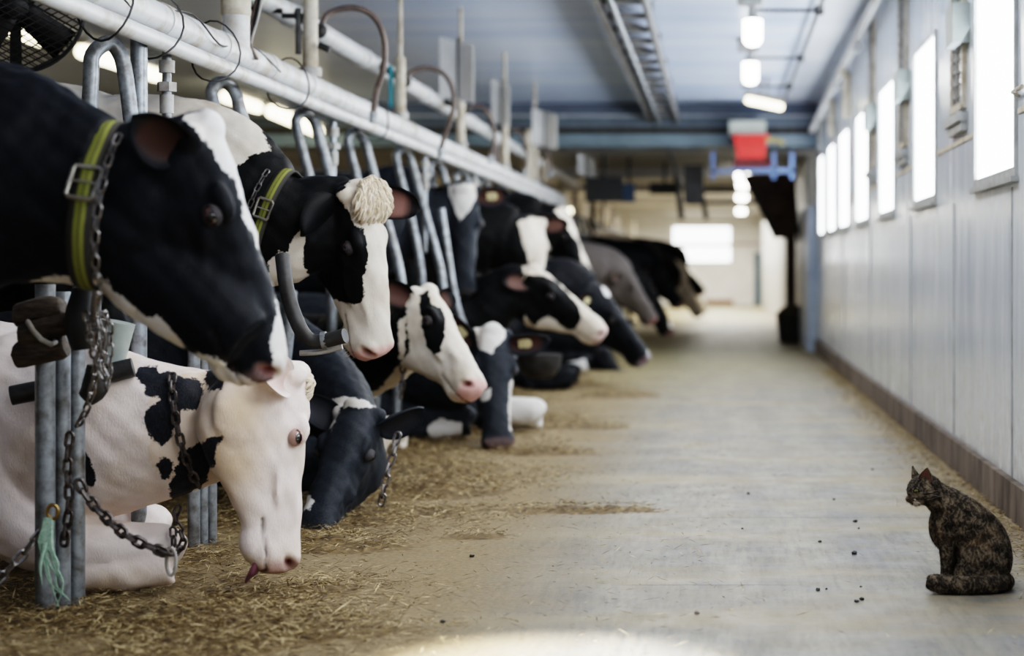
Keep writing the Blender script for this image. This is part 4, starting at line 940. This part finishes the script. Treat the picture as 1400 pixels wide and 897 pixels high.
c2 = cow('pale pinkish white cow with dark spots lying and licking the floor', (410, 512, 4.95), (.03, -.99, -.02), (.88, .02, -.45), 5.15, 'lie', xf=-1.86, voxel=.0085, base='w', s=.90, bs=1.0,
    neck=[(40, 590, 5.08, .30, .25), (140, 590, 5.0, .25, .20), (235, 588, 4.95, .19, .14), (310, 572, 4.95, .15, .105)],
    polys=[('b', [(184,514),(191,502),(214,501),(217,511),(231,506),(244,514),(268,517),(278,534),(271,561),(247,557),(244,574),(234,598),(221,609),(204,600),(197,584),(199,561),(217,547),(201,541),(197,524)]),
           ('b', [(281,507),(294,501),(309,514),(304,531),(284,534)]), ('b', [(303,597),(291,634),(283,657),(251,681),(237,697),(232,664),(241,637),(247,617),(261,615),(288,597)]),
           ('b', [(214,634),(227,619),(237,634),(234,654),(221,655)]), ('b', [(112,614),(124,630),(130,650),(124,664),(112,660)])],
    mat='coat_pink', nose=(.55, .36, .33), nosemask=.8, ebase='w', ears={'r': ((-.35, .25, .75), (.8, 0, .3)), 'l': ((.3, .5, -.8), (.8, .1, .2))}, earcol=(.6, .42, .38), knee=(-1.535, -1.72), dirt_z=.12)
c3 = cow('black and white cow with curly cream poll looking out, beige ear tag', (505, 262, 6.0), (.15, -.97, .02), (.80, .17, .58), 6.15, xf=-1.95, voxel=.009, bs=1.07, s=.94,
    neck=[(250, 250, 6.1, .30, .18), (340, 295, 6.05, .26, .15), (405, 310, 6.03, .19, .12)],
    polys=[('w', [(60,40),(300,60),(372,207),(345,209),(318,235),(60,235)]), ('w', [(418,307),(400,327),(391,345),(382,343),(368,356),(360,520),(620,520),(620,225),(500,225),(465,262),(430,285)]),
           ('b', [(422,400),(424,378),(416,365),(414,345),(416,329),(420,320),(412,280),(440,250),(465,272),(474,289),(483,303),(496,316),(502,334),(502,356),(497,378),(499,400),(497,407),(489,417),(466,413),(452,407),(450,431),(438,423),(427,403)], 'head')],
    nose=(.62, .36, .34), nosemask=.85, ears={'l': ((.97, -.16, .1), (.1, .25, 1)), 'r': ((-.50, -.42, .62), (-.85, -.2, .25))}, earL=.225, earW=.066, eartag=('r',), earcol=(.26, .14, .12))
c4 = cow('slate black cow with white star reaching its head down to the feed', (487, 553, 6.45), (-.26, -.68, .60), (-.20, .61, .73), 7.2, 'lie', xf=-1.95, voxel=.010, s=.97,
    neck=[(330, 480, 7.1, .24, .18), (400, 510, 6.95, .22, .15), (455, 545, 6.75, .17, .13)],
    polys=[('w', [(452,548),(470,542),(493,546),(513,556),(497,557),(466,557),(460,571),(452,591),(447,579)]), ('w', [(400,672),(420,672),(430,686),(424,696),(400,700)])],
    mat='coat_grey', nose=(.03, .03, .03), nosemask=.7, ears={'r': ((-.8, .5, .1), (0, .3, 1)), 'l': ((.86, .38, .15), (.1, -.6, .6))}, earcol=(.05, .05, .06))
c5 = cow('white faced cow with one black eye patch and pink nose', (590, 396, 7.6), (.42, -.66, .58), (.66, .55, .25), 8.3, 'lie', xf=-1.95, voxel=.011, base='w', s=.93, bs=1.0,
    neck=[(440, 500, 8.1, .24, .18), (500, 480, 7.9, .21, .14), (545, 462, 7.7, .17, .11)],
    polys=[('b', [(572,403),(585,399),(590,418),(603,421),(610,437),(607,464),(603,481),(593,484),(583,474),(577,447),(574,421)]), ('b', [(100,300),(560,365),(553,400),(556,440),(560,480),(545,500),(530,545),(500,620),(100,700)]), ('w', [(490,545),(520,530),(545,500),(552,520),(540,580),(500,580)]), ('w', [(544, 440), (556,430),(552,490),(546,490)])],
    nose=(.68, .38, .36), nosemask=.85, ears={'r': ((-.75, .35, .3), (.2, .1, 1)), 'l': ((.6, .5, -.6), (.5, 0, .8))}, earcol=(.10, .05, .04))
c6 = cow('standing black cow facing forward with a white wedge on forehead', (633, 257, 10.9), (.0, -.98, .18), (.05, .22, .97), 10.9, xf=-1.95, voxel=.013, s=1.12, bs=1.03,
    neck=[(545, 290, 11.0, .30, .19), (585, 300, 11.0, .26, .16), (612, 295, 11.0, .19, .13)],
    polys=[('w', [(613,253),(652,250),(650,273),(640,290),(629,302),(622,287),(615,270)])], mat='coat_grey', nose=(.05, .045, .045), nosemask=.8,
    ears={'r': ((-.95, -.05, .1), (.1, -.2, 1)), 'l': ((.95, 0, .1), (.0, -.3, 1))}, eartag=('r', 'l'), earcol=(.16, .08, .06))
c7 = cow('black cow with white forehead flash facing camera, mouth near floor', (674, 450, 9.0), (.06, -.88, .46), (.12, .42, .90), 9.5, 'lie', xf=-1.72, voxel=.011, s=1.06, mouth_open=1.0,
    neck=[(590, 500, 9.3, .24, .19), (630, 505, 9.2, .19, .14), (655, 490, 9.15, .15, .11)],
    polys=[('w', [(642,420),(660,425),(692,452),(690,461),(672,484),(655,478)]), ('w', [(653,534),(671,531),(670,546),(657,549)]), ('w', [(585,582),(600,572),(632,578),(630,608),(590,608)]), ('w', [(696,520),(750,520),(750,590),(696,590)])], mat='coat_grey', nose=(.16, .12, .12), nosemask=.8, earL=.22,
    ears={'r': ((-.62, .62, .15), (.3, -.8, .6)), 'l': ((.95, .05, .1), (-.1, -.5, .9))}, eartag=('r', 'l'), earcol=(.12, .06, .05), knee=(-1.31, -.99))
c8 = cow('cow in profile with white face and large black eye patch', (731, 366, 11.0), (.79, -.58, .08), (.58, .78, .24), 10.9, 'lie', xf=-2.1, voxel=.014, base='w', s=1.0,
    neck=[(630, 440, 11.0, .22, .17), (675, 410, 11.0, .18, .13), (704, 393, 11.0, .15, .10)],
    polys=[('b', [(720,376),(740,376),(761,384),(777,401),(791,417),(794,434),(787,451),(774,451),(764,441),(751,432),(737,437),(731,447),(720,434),(712,421),(708,395)]), ('b', [(200,100),(716,340),(714,400),(716,425),(718,450),(722,600),(200,600)])],
    nose=(.62, .42, .42), nosemask=.7, ears={'r': ((-.8, .1, .55), (.3, .2, .9)), 'l': ((.1, .5, -.8), (.8, .2, .2))})
c9 = cow('black cow with broad white blaze standing beyond the profile cow', (772, 288, 14.2), (.42, -.90, .05), (.86, .40, .35), 14.2, xf=-1.75, voxel=.016,
    neck=[(700, 305, 14.2, .26, .17), (735, 310, 14.2, .22, .14), (757, 306, 14.2, .17, .11)],
    polys=[('w', [(758,287),(774,280),(800,285),(830,330),(830,400),(806,367),(795,357),(793,334),(777,314)]), ('w', [(770,362),(795,358),(800,400),(770,400)])], nose=(.6, .4, .4))
c10 = cow('black cow with white forehead facing forward behind profile cow', (729, 302, 12.4), (.06, -.95, .20), (.10, .20, .97), 12.2, xf=-1.85, voxel=.015,
    neck=[(665, 320, 12.3, .26, .17), (695, 330, 12.3, .22, .14), (715, 328, 12.3, .17, .11)],
    polys=[('w', [(708,304),(727,296),(747,300),(754,324),(748,347),(742,370),(724,380),(722,354),(714,330)])], ears={'r': ((-.9, .1, .2), (.1, 0, 1)), 'l': ((.9, .1, .2), (.1, 0, 1))}, eartag=('r',))
c11 = cow('blue-black cow reaching head down into aisle feed', (828, 402, 13.4), (.62, -.77, .05), (.74, .60, .25), 13.2, 'lie', xf=-1.5, voxel=.016, mat='coat_blue',
    neck=[(760, 400, 13.4, .27, .2), (790, 415, 13.4, .24, .16), (812, 420, 13.4, .18, .12)],
    polys=[('w', [(822,392),(838,386),(842,398),(830,408)]), ('w', [(866,404),(874,400),(884,420),(880,432),(870,420)]), ('w', [(884,470),(900,474),(900,490),(886,490)])], ears={'r': ((-.7, .35, .5), (.3, 0, .9))}, eartag=('r',), nose=(.3, .25, .28))
c12 = cow('black cow with white feet lying beneath the profile cow', (812, 448, 15.6), (.55, -.80, .1), (.75, .55, .2), 15.3, 'lie', xf=-1.55, voxel=.018, mat='coat_blue',
    neck=[(775, 455, 15.5, .26, .2), (795, 458, 15.5, .2, .14)], polys=[('w', [(776,495),(800,490),(806,510),(776,510)])])
c13 = cow('dark cow with tan white stripe eating far down the row', (888, 388, 19.2), (.52, -.85, .0), (.80, .50, .2), 19, xf=-1.4, bs=.86, voxel=.022,
    neck=[(840, 376, 19.2, .25, .2), (868, 389, 19.2, .19, .14)], polys=[('w', [(890,385),(902,392),(912,410),(906,412),(896,398)]), ('w', [(914,432),(930,436),(928,450),(915,448)])])
c14 = cow('white faced cow far down the row beside the bright windows', (936, 380, 25.5), (.52, -.85, .0), (.80, .50, .2), 25.5, xf=-1.2, voxel=.024, base='w',
    neck=[(900, 370, 25.5, .27, .2), (922, 376, 25.5, .2, .14)], polys=[('b', [(700,300),(915,340),(932,372),(930,392),(700,440)])])
c15 = cow('bluish black cow head held out near the far windows', (930, 358, 27), (.7, -.68, .0), (.6, .75, .2), 27.4, xf=-1.15, voxel=.024, mat='coat_blue', neck=[(905, 352, 27, .27, .2), (925, 355, 27, .2, .14)])
c16 = cow('bluish black cow standing far down the row', (898, 360, 21.5), (.6, -.75, .0), (.75, .6, .2), 21.4, xf=-1.45, bs=.86, voxel=.022, mat='coat_blue', neck=[(865, 358, 21.5, .27, .2), (885, 362, 21.5, .2, .14)])
M['coat_dun'] = coat('grey_brown_coat', (.07, .06, .055), (.5, .47, .42))
c17 = cow('grey brown cow standing among the far dividers', (858, 366, 17.4), (.55, -.8, .0), (.8, .55, .2), 17.2, xf=-1.6, bs=.86, voxel=.02, mat='coat_dun', neck=[(815, 368, 17.4, .25, .2), (840, 372, 17.4, .19, .14)])
c18 = cow('farthest pale cow head low over the aisle edge', (948, 384, 31), (.5, -.86, .0), (.8, .5, .2), 31, xf=-1.1, voxel=.026, base='w', neck=[(920, 378, 31, .27, .2), (938, 384, 31, .2, .14)])

# tongue of the pale cow
W = c2['W']
g = G(); t0 = W(.56, -.01, -.15); tip = P(336, 796, 4.84)
g.add(*loft([(t0, .012, .026), ((t0*.6+tip*.4)+A(0, 0, -.006), .012, .028), (t0*.25+tip*.75, .007, .018), (tip, .004, .007)], up=(0, 0, 1), sub=5)); g.done('tongue', M['tongue'], c2['ob'], c2['bp'])
# collars
at, ax, _ = collar(c1, 140, 282, 4.0, (.98, -.13, .05), (120, 246, 3.85), .056)
def spiral(at, axis, a0, a1, off, n=14, out=.014): return [at(a, out, off)[0] for a in np.linspace(a0, a1, n)]
def neckchain(info, pts, name='neck_chain', mt='chain', **k):
    g = chain_pts(pts, **k); o = g.done(name, M[mt], info['ob'], info['bp']); o['label'] = 'steel chain round the neck'; return o
def best(at, px, py, Y):
    q = P(px, py, Y); return min(np.linspace(0, 2*math.pi, 181), key=lambda a: np.linalg.norm(at(a)[0]-q))
a0, a1 = best(at, 158, 172, 3.9), best(at, 130, 392, 3.9)
neckchain(c1, spiral(at, ax, a0, a1, .045), link=.036, wire=.0030, width=.0095)
at, ax, _ = collar(c3, 385, 292, 6.05, (.93, -.32, .15), (380, 293, 5.85), .048)
a0, a1 = best(at, 398, 236, 5.9), best(at, 372, 345, 5.9)
neckchain(c3, spiral(at, ax, a0, a1, -.045), link=.036, wire=.0028, width=.0095)
c = P(268, 595, 4.95); T = nz(A(0, 0, EH)-c); (V, Fc), at, u, w = wrap(c2, c, nz(A(.97, 0, .22)), None)
a0, a1 = best(at, 268, 497, 4.85), best(at, 243, 700, 4.85)
neckchain(c2, spiral(at, A(1, 0, .2), a0, a1, 0, 18, .01), mt='chain_rust', link=.040, wire=.0045, width=.012)
neckchain(c2, [P(246, 690, 4.84), P(238, 712, 4.84), P(252, 735, 4.85), P(240, 760, 4.84), P(236, 720, 4.86)], mt='chain_rust', link=.035, wire=.004, width=.011)
neckchain(c4, [P(545, 590, 6.25), P(537, 622, 6.22), P(528, 652, 6.2), P(521, 690, 6.2)], link=.05, wire=.005, width=.014)
neckchain(c5, [P(549, 470, 7.55), P(551, 505, 7.55), P(548, 545, 7.55)], mt='chain_rust', link=.05, wire=.005, width=.014)
# curly hair tufts
def tuft(info, n, rad, ln, mt, curl=1.0, c0=(.02, 0, .01), fwd=1.0):
    W, M3, s = info['W'], info['M3'], info['s']; g = G(); r = random.Random(3)
    for k in range(n):
        a = r.uniform(0, 6.28); rr = rad*math.sqrt(r.random()); lx, lyv = c0[0]+rr*math.cos(a)*.8, rr*math.sin(a)
        p = W(lx, lyv, c0[2]-.02*(rr/rad)**2); l = ln*r.uniform(.7, 1.25)
        out = nz(M3 @ A(.15*math.cos(a)+.05, .75*math.sin(a)*rr/rad, 1)); dn = nz(M3 @ A(1, .5*lyv/rad, -.45))*fwd
        pts = [p, p+out*l*.35, p+out*l*.5+dn*l*.3, p+out*l*.38+dn*l*.62, p+out*l*.15+dn*l*.8]
        pts = [q+A(*[r.uniform(-1, 1)*.004*curl for _ in range(3)]) for q in pts]; w = .0045*r.uniform(.7, 1.3)
        g.tube(pts, [w, w*1.1, w, w*.8, w*.25], 5, sub=3)
    g.done('poll_hair', M[mt], info['ob'], info['bp'])
tuft(c3, 700, .070, .070, 'tuft', curl=1.9, c0=(.010, 0, .012))
tuft(c2, 220, .05, .04, 'tuft')
M['darkhair'] = simple('dark_hair', (.012, .016, .03), (.006, .007, .012), .5, 0, 30)
# chin whiskers
for info in (c3,):
    W = info['W']; g = G(); r = random.Random(5)
    for k in range(46):
        p = W(r.uniform(.46, .59), r.uniform(-.06, .06), -.165); q = p+(info['M3'] @ A(r.uniform(.1, .6), r.uniform(-.6, .6), -1))*r.uniform(.02, .04); g.tube([p, (p+q)/2, q], [.0009, .0007, .0003], 3)
    g.done('chin_whiskers', M['tuft'], info['ob'], info['bp'])
# ------------------------------------------------------------------ the cat
def cat_mat():
    m, nt, b = new_mat('tabby_fur'); v, raw = posvec(nt)
    n = noise(nt, 38, 4, .62, raw, .35); n2 = noise(nt, 260, 3, .7, raw); n3 = noise(nt, 9, 2, .5, raw)
    w = N(nt, 'ShaderNodeTexWave'); w.wave_type = 'BANDS'; w.bands_direction = 'X'; w.inputs['Scale'].default_value = 17; w.inputs['Distortion'].default_value = 16; w.inputs['Detail'].default_value = 3; w.inputs['Detail Scale'].default_value = 2.2
    L(nt, raw, w.inputs['Vector'])
    f = mth(nt, 'ADD', mth(nt, 'MULTIPLY', w.outputs['Fac'], .14), mth(nt, 'MULTIPLY', n, .88)); f = mth(nt, 'ADD', f, mth(nt, 'MULTIPLY', mth(nt, 'SUBTRACT', n2, .5), .35))
    c = ramp(nt, f, [(.36, (.014, .012, .010)), (.49, (.05, .040, .030)), (.60, (.14, .112, .082)), (.80, (.28, .235, .17))])
    c = mix(nt, mapr(nt, n3, .56, .72, 0, .22), c, (.20, .115, .05), 'MIX')
    at = N(nt, 'ShaderNodeAttribute', attribute_name='pmask'); pc = N(nt, 'ShaderNodeAttribute', attribute_name='pcol'); c = mix(nt, at.outputs['Fac'], c, pc.outputs['Color'])
    L(nt, c, b.inputs['Base Color']); b.inputs['Roughness'].default_value = .8; b.inputs['Specular IOR Level'].default_value = .2
    bump(nt, b, n2, .7, .004); return m
CY = 4.97
def K(px, py, dy=0): return P(px, py, CY+dy)
px_m = CY/F
g = G()
def lf(st, up=(0, 0, 1)):
    g.add(*loft([(K(a, b, dy), r1*px_m, r2*px_m) for a, b, dy, r1, r2 in st], up=up, sub=4))
lf([(1362, 806, 0, 8, 18), (1354, 788, 0, 28, 30), (1348, 762, 0, 37, 36), (1338, 737, 0, 38, 33), (1322, 714, 0, 32, 28), (1304, 696, 0, 26, 24), (1288, 684, 0, 22, 21), (1272, 672, -.005, 18, 18)], up=(1, 0, .4))
lf([(1318, 700, 0, 26, 24), (1297, 712, 0, 27, 24), (1289, 728, 0, 19, 19), (1293, 745, 0, 13, 17)], up=(1, 0, .4))
# head, looking left
hc = K(1264, 669, -.01); hf = nz(A(-.86, -.42, -.16)); hu = nz(A(-.1, 0, 1)-hf*np.dot(A(-.1, 0, 1), hf)); hs = np.cross(hu, hf); hx = np.array([hf, hs, hu])
H = lambda a, b, c: hc+(hf*a+hs*b+hu*c)*px_m
g.ell(hc, np.array([25, 23, 21])*px_m, hx); g.ell(H(17, 0, -7), np.array([10, 12, 8])*px_m, hx); g.ell(H(22, 6, -9), np.array([6, 6, 5])*px_m, hx); g.ell(H(22, -6, -9), np.array([6, 6, 5])*px_m, hx)
g.ell(H(15, 0, -15), np.array([9, 8, 4])*px_m, hx); g.ell(H(19, 0, 1), np.array([9, 5, 6])*px_m, hx)
for q in (-1, 1): g.ell(H(2, q*14, -6), np.array([13, 9, 11])*px_m, hx)
# front legs, haunches, hind paws, tail
for q, ox in ((-1, 0), (1, 11)):
    limb(g, [K(1296+ox, 728, q*.03), K(1294+ox, 750, q*.032), K(1294+ox, 775, q*.032), K(1293+ox, 795, q*.032)], [r*px_m for r in (17, 10.5, 8, 8)])
    g.ell(K(1289+ox, 796, q*.033), np.array([13, 9, 7])*px_m)
for q in (-1, 1):
    g.ell(K(1346, 768, q*.048), np.array([37, 20, 37])*px_m); g.ell(K(1328, 784, q*.055), np.array([24, 15, 22])*px_m)
    limb(g, [K(1352, 794, q*.07), K(1330, 796, q*.072), K(1308, 797, q*.07)], [r*px_m for r in (11, 10, 8)])
lf([(1368, 790, .04, 9, 9), (1376, 795, -.03, 11, 11), (1364, 799, -.09, 12, 12), (1335, 801, -.11, 12.5, 12.5), (1300, 800, -.11, 12.5, 12.5), (1278, 797, -.105, 12, 12), (1267, 795, -.10, 8, 8)])
V, Nn, Fc = remesh(g, .0034, 3); V[:, 2] = np.maximum(V[:, 2], .001)
V = V+Nn*(rng.normal(0, .0006, len(V)))[:, None]
pm = np.zeros(len(V)); pc = np.ones((len(V), 4)); l = ((V-hc) @ hx.T)/px_m
def paint(c, r, col, s=1.0):
    d = np.sqrt((((l-np.array(c))/np.array(r))**2).sum(1)); k = np.clip((1.25-d)*3, 0, 1)*s; q = k > pm; pc[q, :3] = col; pm[q] = k[q]
for q in (-1, 1):
    paint((18, q*7, -13), (9, 6, 4), (.30, .25, .19), .8); paint((15, q*11, -2), (12, 9, 3), (.24, .19, .13), .6); paint((14, q*10, 10), (10, 2.5, 7), (.02, .015, .012), .8)
    paint((5, q*22, -3), (16, 6, 1.6), (.02, .015, .012), .8); paint((4, q*22, -9), (16, 6, 1.4), (.02, .015, .012), .7)
    paint((19, q*10.5, 3.2), (6, 5, 2.4), (.015, .012, .01), .95)
paint((29, 0, -5), (4, 3.5, 2.5), (.16, .07, .06)); paint((24, 0, -13), (8, 4, 1.3), (.02, .01, .01)); paint((20, 0, 13), (9, 1.8, 8), (.02, .015, .012), .7)
Vs = [V]; Fs = list(Fc); mi = [0]*len(Fc); n = len(V); pcs = [pc]; pms = [pm]
def cj(v, fc, m, col, k):
    global n
    Vs.append(v); Fs.extend([tuple(i+n for i in f) for f in fc]); mi.extend([m]*len(fc)); n += len(v); c4 = np.ones((len(v), 4)); c4[:, :3] = col; pcs.append(c4); pms.append(np.full(len(v), k) if np.isscalar(k) else k)
for q in (-1, 1):
    b_ = H(1, q*13, 15); e = nz(hu*1.0+hs*q*.38+hf*.06); v, fc, inn = ear_mesh(b_-e*.004, e, nz(hf*.8+hs*q*.45), .041, .019)
    # pointed feline ear: pinch towards the tip
    t = np.clip(((v-b_) @ e)/.045, 0, 1); ctr = b_+np.outer((v-b_) @ e, e); v = ctr+(v-ctr)*(1.25-1.12*t)[:, None]
    cj(v, fc, 0, (.20, .10, .08), np.clip(inn*1.5-.1, 0, .9))
    v, fc = ellipsoid(H(19.3, q*10.2, 3.2), np.array([3.2, 4.0, 1.9])*px_m, hx, 12, 8); cj(v, fc, 1, (0, 0, 0), 0)
bp = K(1330, 812); bp[2] = 0
M['cateye'] = simple('cat_eye', (.30, .30, .10), (.1, .1, .04), .1, 0, 200, 0)
M['tabby'] = cat_mat()
co = mesh('cat', np.vstack(Vs), Fs, None, base=bp, mats=[M['tabby'], M['cateye']], mi=mi); me = co.data
a = me.attributes.new('pmask', 'FLOAT', 'POINT'); a.data.foreach_set('value', np.concatenate(pms)); a = me.attributes.new('pcol', 'FLOAT_COLOR', 'POINT'); a.data.foreach_set('color', np.vstack(pcs).ravel())
tag(co, 'brown tabby cat sitting on the aisle floor with tail wrapped round', 'cat')
g = G(); r = random.Random(2)
for q in (-1, 1):
    for k in range(6):
        p = H(24, q*7, -8-k*.8); g.tube([p, p+(hf*r.uniform(4, 10)+hs*q*14+hu*r.uniform(-6, 4))*px_m, p+(hf*r.uniform(2, 8)+hs*q*26+hu*r.uniform(-14, 2))*px_m], [.0005, .0004, .0002], 3)
g.done('whiskers', M['tuft'], co, bp)
# fur strands over the coat
g = G(); idx = rng.choice(len(V), 15000, replace=False); V4 = []; F4 = []
dirs = nz_rows = Nn[idx]; down = np.tile(A(.12, 0, -1), (len(idx), 1)); tang = down-dirs*(down*dirs).sum(1)[:, None]; tang /= np.linalg.norm(tang, axis=1)[:, None]+1e-9
p0 = V[idx]; tip = p0+dirs*.0045+tang*.009+rng.normal(0, .0012, p0.shape); sd = np.cross(dirs, tang)*.0006
VV = np.concatenate([p0-sd, p0+sd, tip], 1).reshape(-1, 3); FF = [(3*i, 3*i+1, 3*i+2) for i in range(len(idx))]
keep = VV[2::3, 2] > .002; FF = [f for f, k in zip(FF, keep) if k]
o = mesh('fur', VV, FF, M['tabby'], co, bp); a = o.data.attributes.new('pmask', 'FLOAT', 'POINT'); a.data.foreach_set('value', np.repeat(pm[idx], 3)); a = o.data.attributes.new('pcol', 'FLOAT_COLOR', 'POINT'); a.data.foreach_set('color', np.repeat(pc[idx], 3, 0).ravel())
# ------------------------------------------------------------------ light, camera
def area(name, loc, rot, sx, sy, e, c):
    l = bpy.data.lights.new(name, 'AREA'); l.shape = 'RECTANGLE'; l.size = sx; l.size_y = sy; l.energy = e; l.color = c
    o = bpy.data.objects.new(name, l); COL.objects.link(o); o.location = loc; o.rotation_euler = rot; return o
w = bpy.data.worlds.new('world'); sc.world = w; w.use_nodes = True; bg = w.node_tree.nodes['Background']
bg.inputs[0].default_value = (.92, .95, 1.0, 1); bg.inputs[1].default_value = .34
# added unseen fill just inside the windows, tilted up to brighten the ceiling
area('window_side_fill', (.98, 11, 1.75), (0, math.radians(118), 0), .7, 15, 90, (.80, .89, 1.0))
# spot of daylight on the floor from a door behind the camera
s = bpy.data.lights.new('daylight_spot', 'SPOT'); s.energy = 3800; s.spot_size = math.radians(19); s.spot_blend = .8; s.color = (1, .97, .9); s.shadow_soft_size = .05
o = bpy.data.objects.new('daylight_spot', s); COL.objects.link(o); o.location = (.2, 3.0, 2.6)
o.rotation_euler = (Vector((-.34, 3.88, 0))-Vector(o.location)).to_track_quat('-Z', 'Y').to_euler()
area('aisle_fill', (-.2, 9, 2.45), (0, 0, 0), .5, 13, 110, (1, .96, .88))  # added soft fill, no fixture here; lightens the right wall
area('far_end_fill', (0, 36, 2.0), (0, 0, 0), 3, 12, 420, (1, .98, .94))  # unseen fill added to whiten the far end of the barn
area('far_glow_stalls', (-3.5, 30, 2.1), (0, 0, 0), 3, 10, 130, (1, .95, .88))
area('stall_ceiling_light', (-4.6, 14, 2.4), (0, 0, 0), .3, 8, 45, (1, .88, .68))
cam = bpy.data.cameras.new('camera'); co_ = bpy.data.objects.new('camera', cam); COL.objects.link(co_); sc.camera = co_
co_.location = (0, 0, EH); co_.rotation_euler = (math.radians(90), 0, 0)
cam.sensor_width = 36; cam.lens = F/1400*36; cam.shift_x = -(VX-700)/1400; cam.shift_y = (VY-448.5)/1400
cam.clip_end = 200; cam.dof.use_dof = True; cam.dof.focus_distance = 5.35; cam.dof.aperture_fstop = 1.8
sc.view_settings.view_transform = 'Filmic'; sc.view_settings.look = 'High Contrast'; sc.view_settings.exposure = .35
sc.cycles.use_denoising = True; sc.cycles.max_bounces = 8; sc.cycles.diffuse_bounces = 4; sc.cycles.caustics_reflective = False; sc.cycles.caustics_refractive = False
sc.cycles.sample_clamp_indirect = 8
for o in list(bpy.data.objects):
    if '_b' in o.keys(): del o['_b']
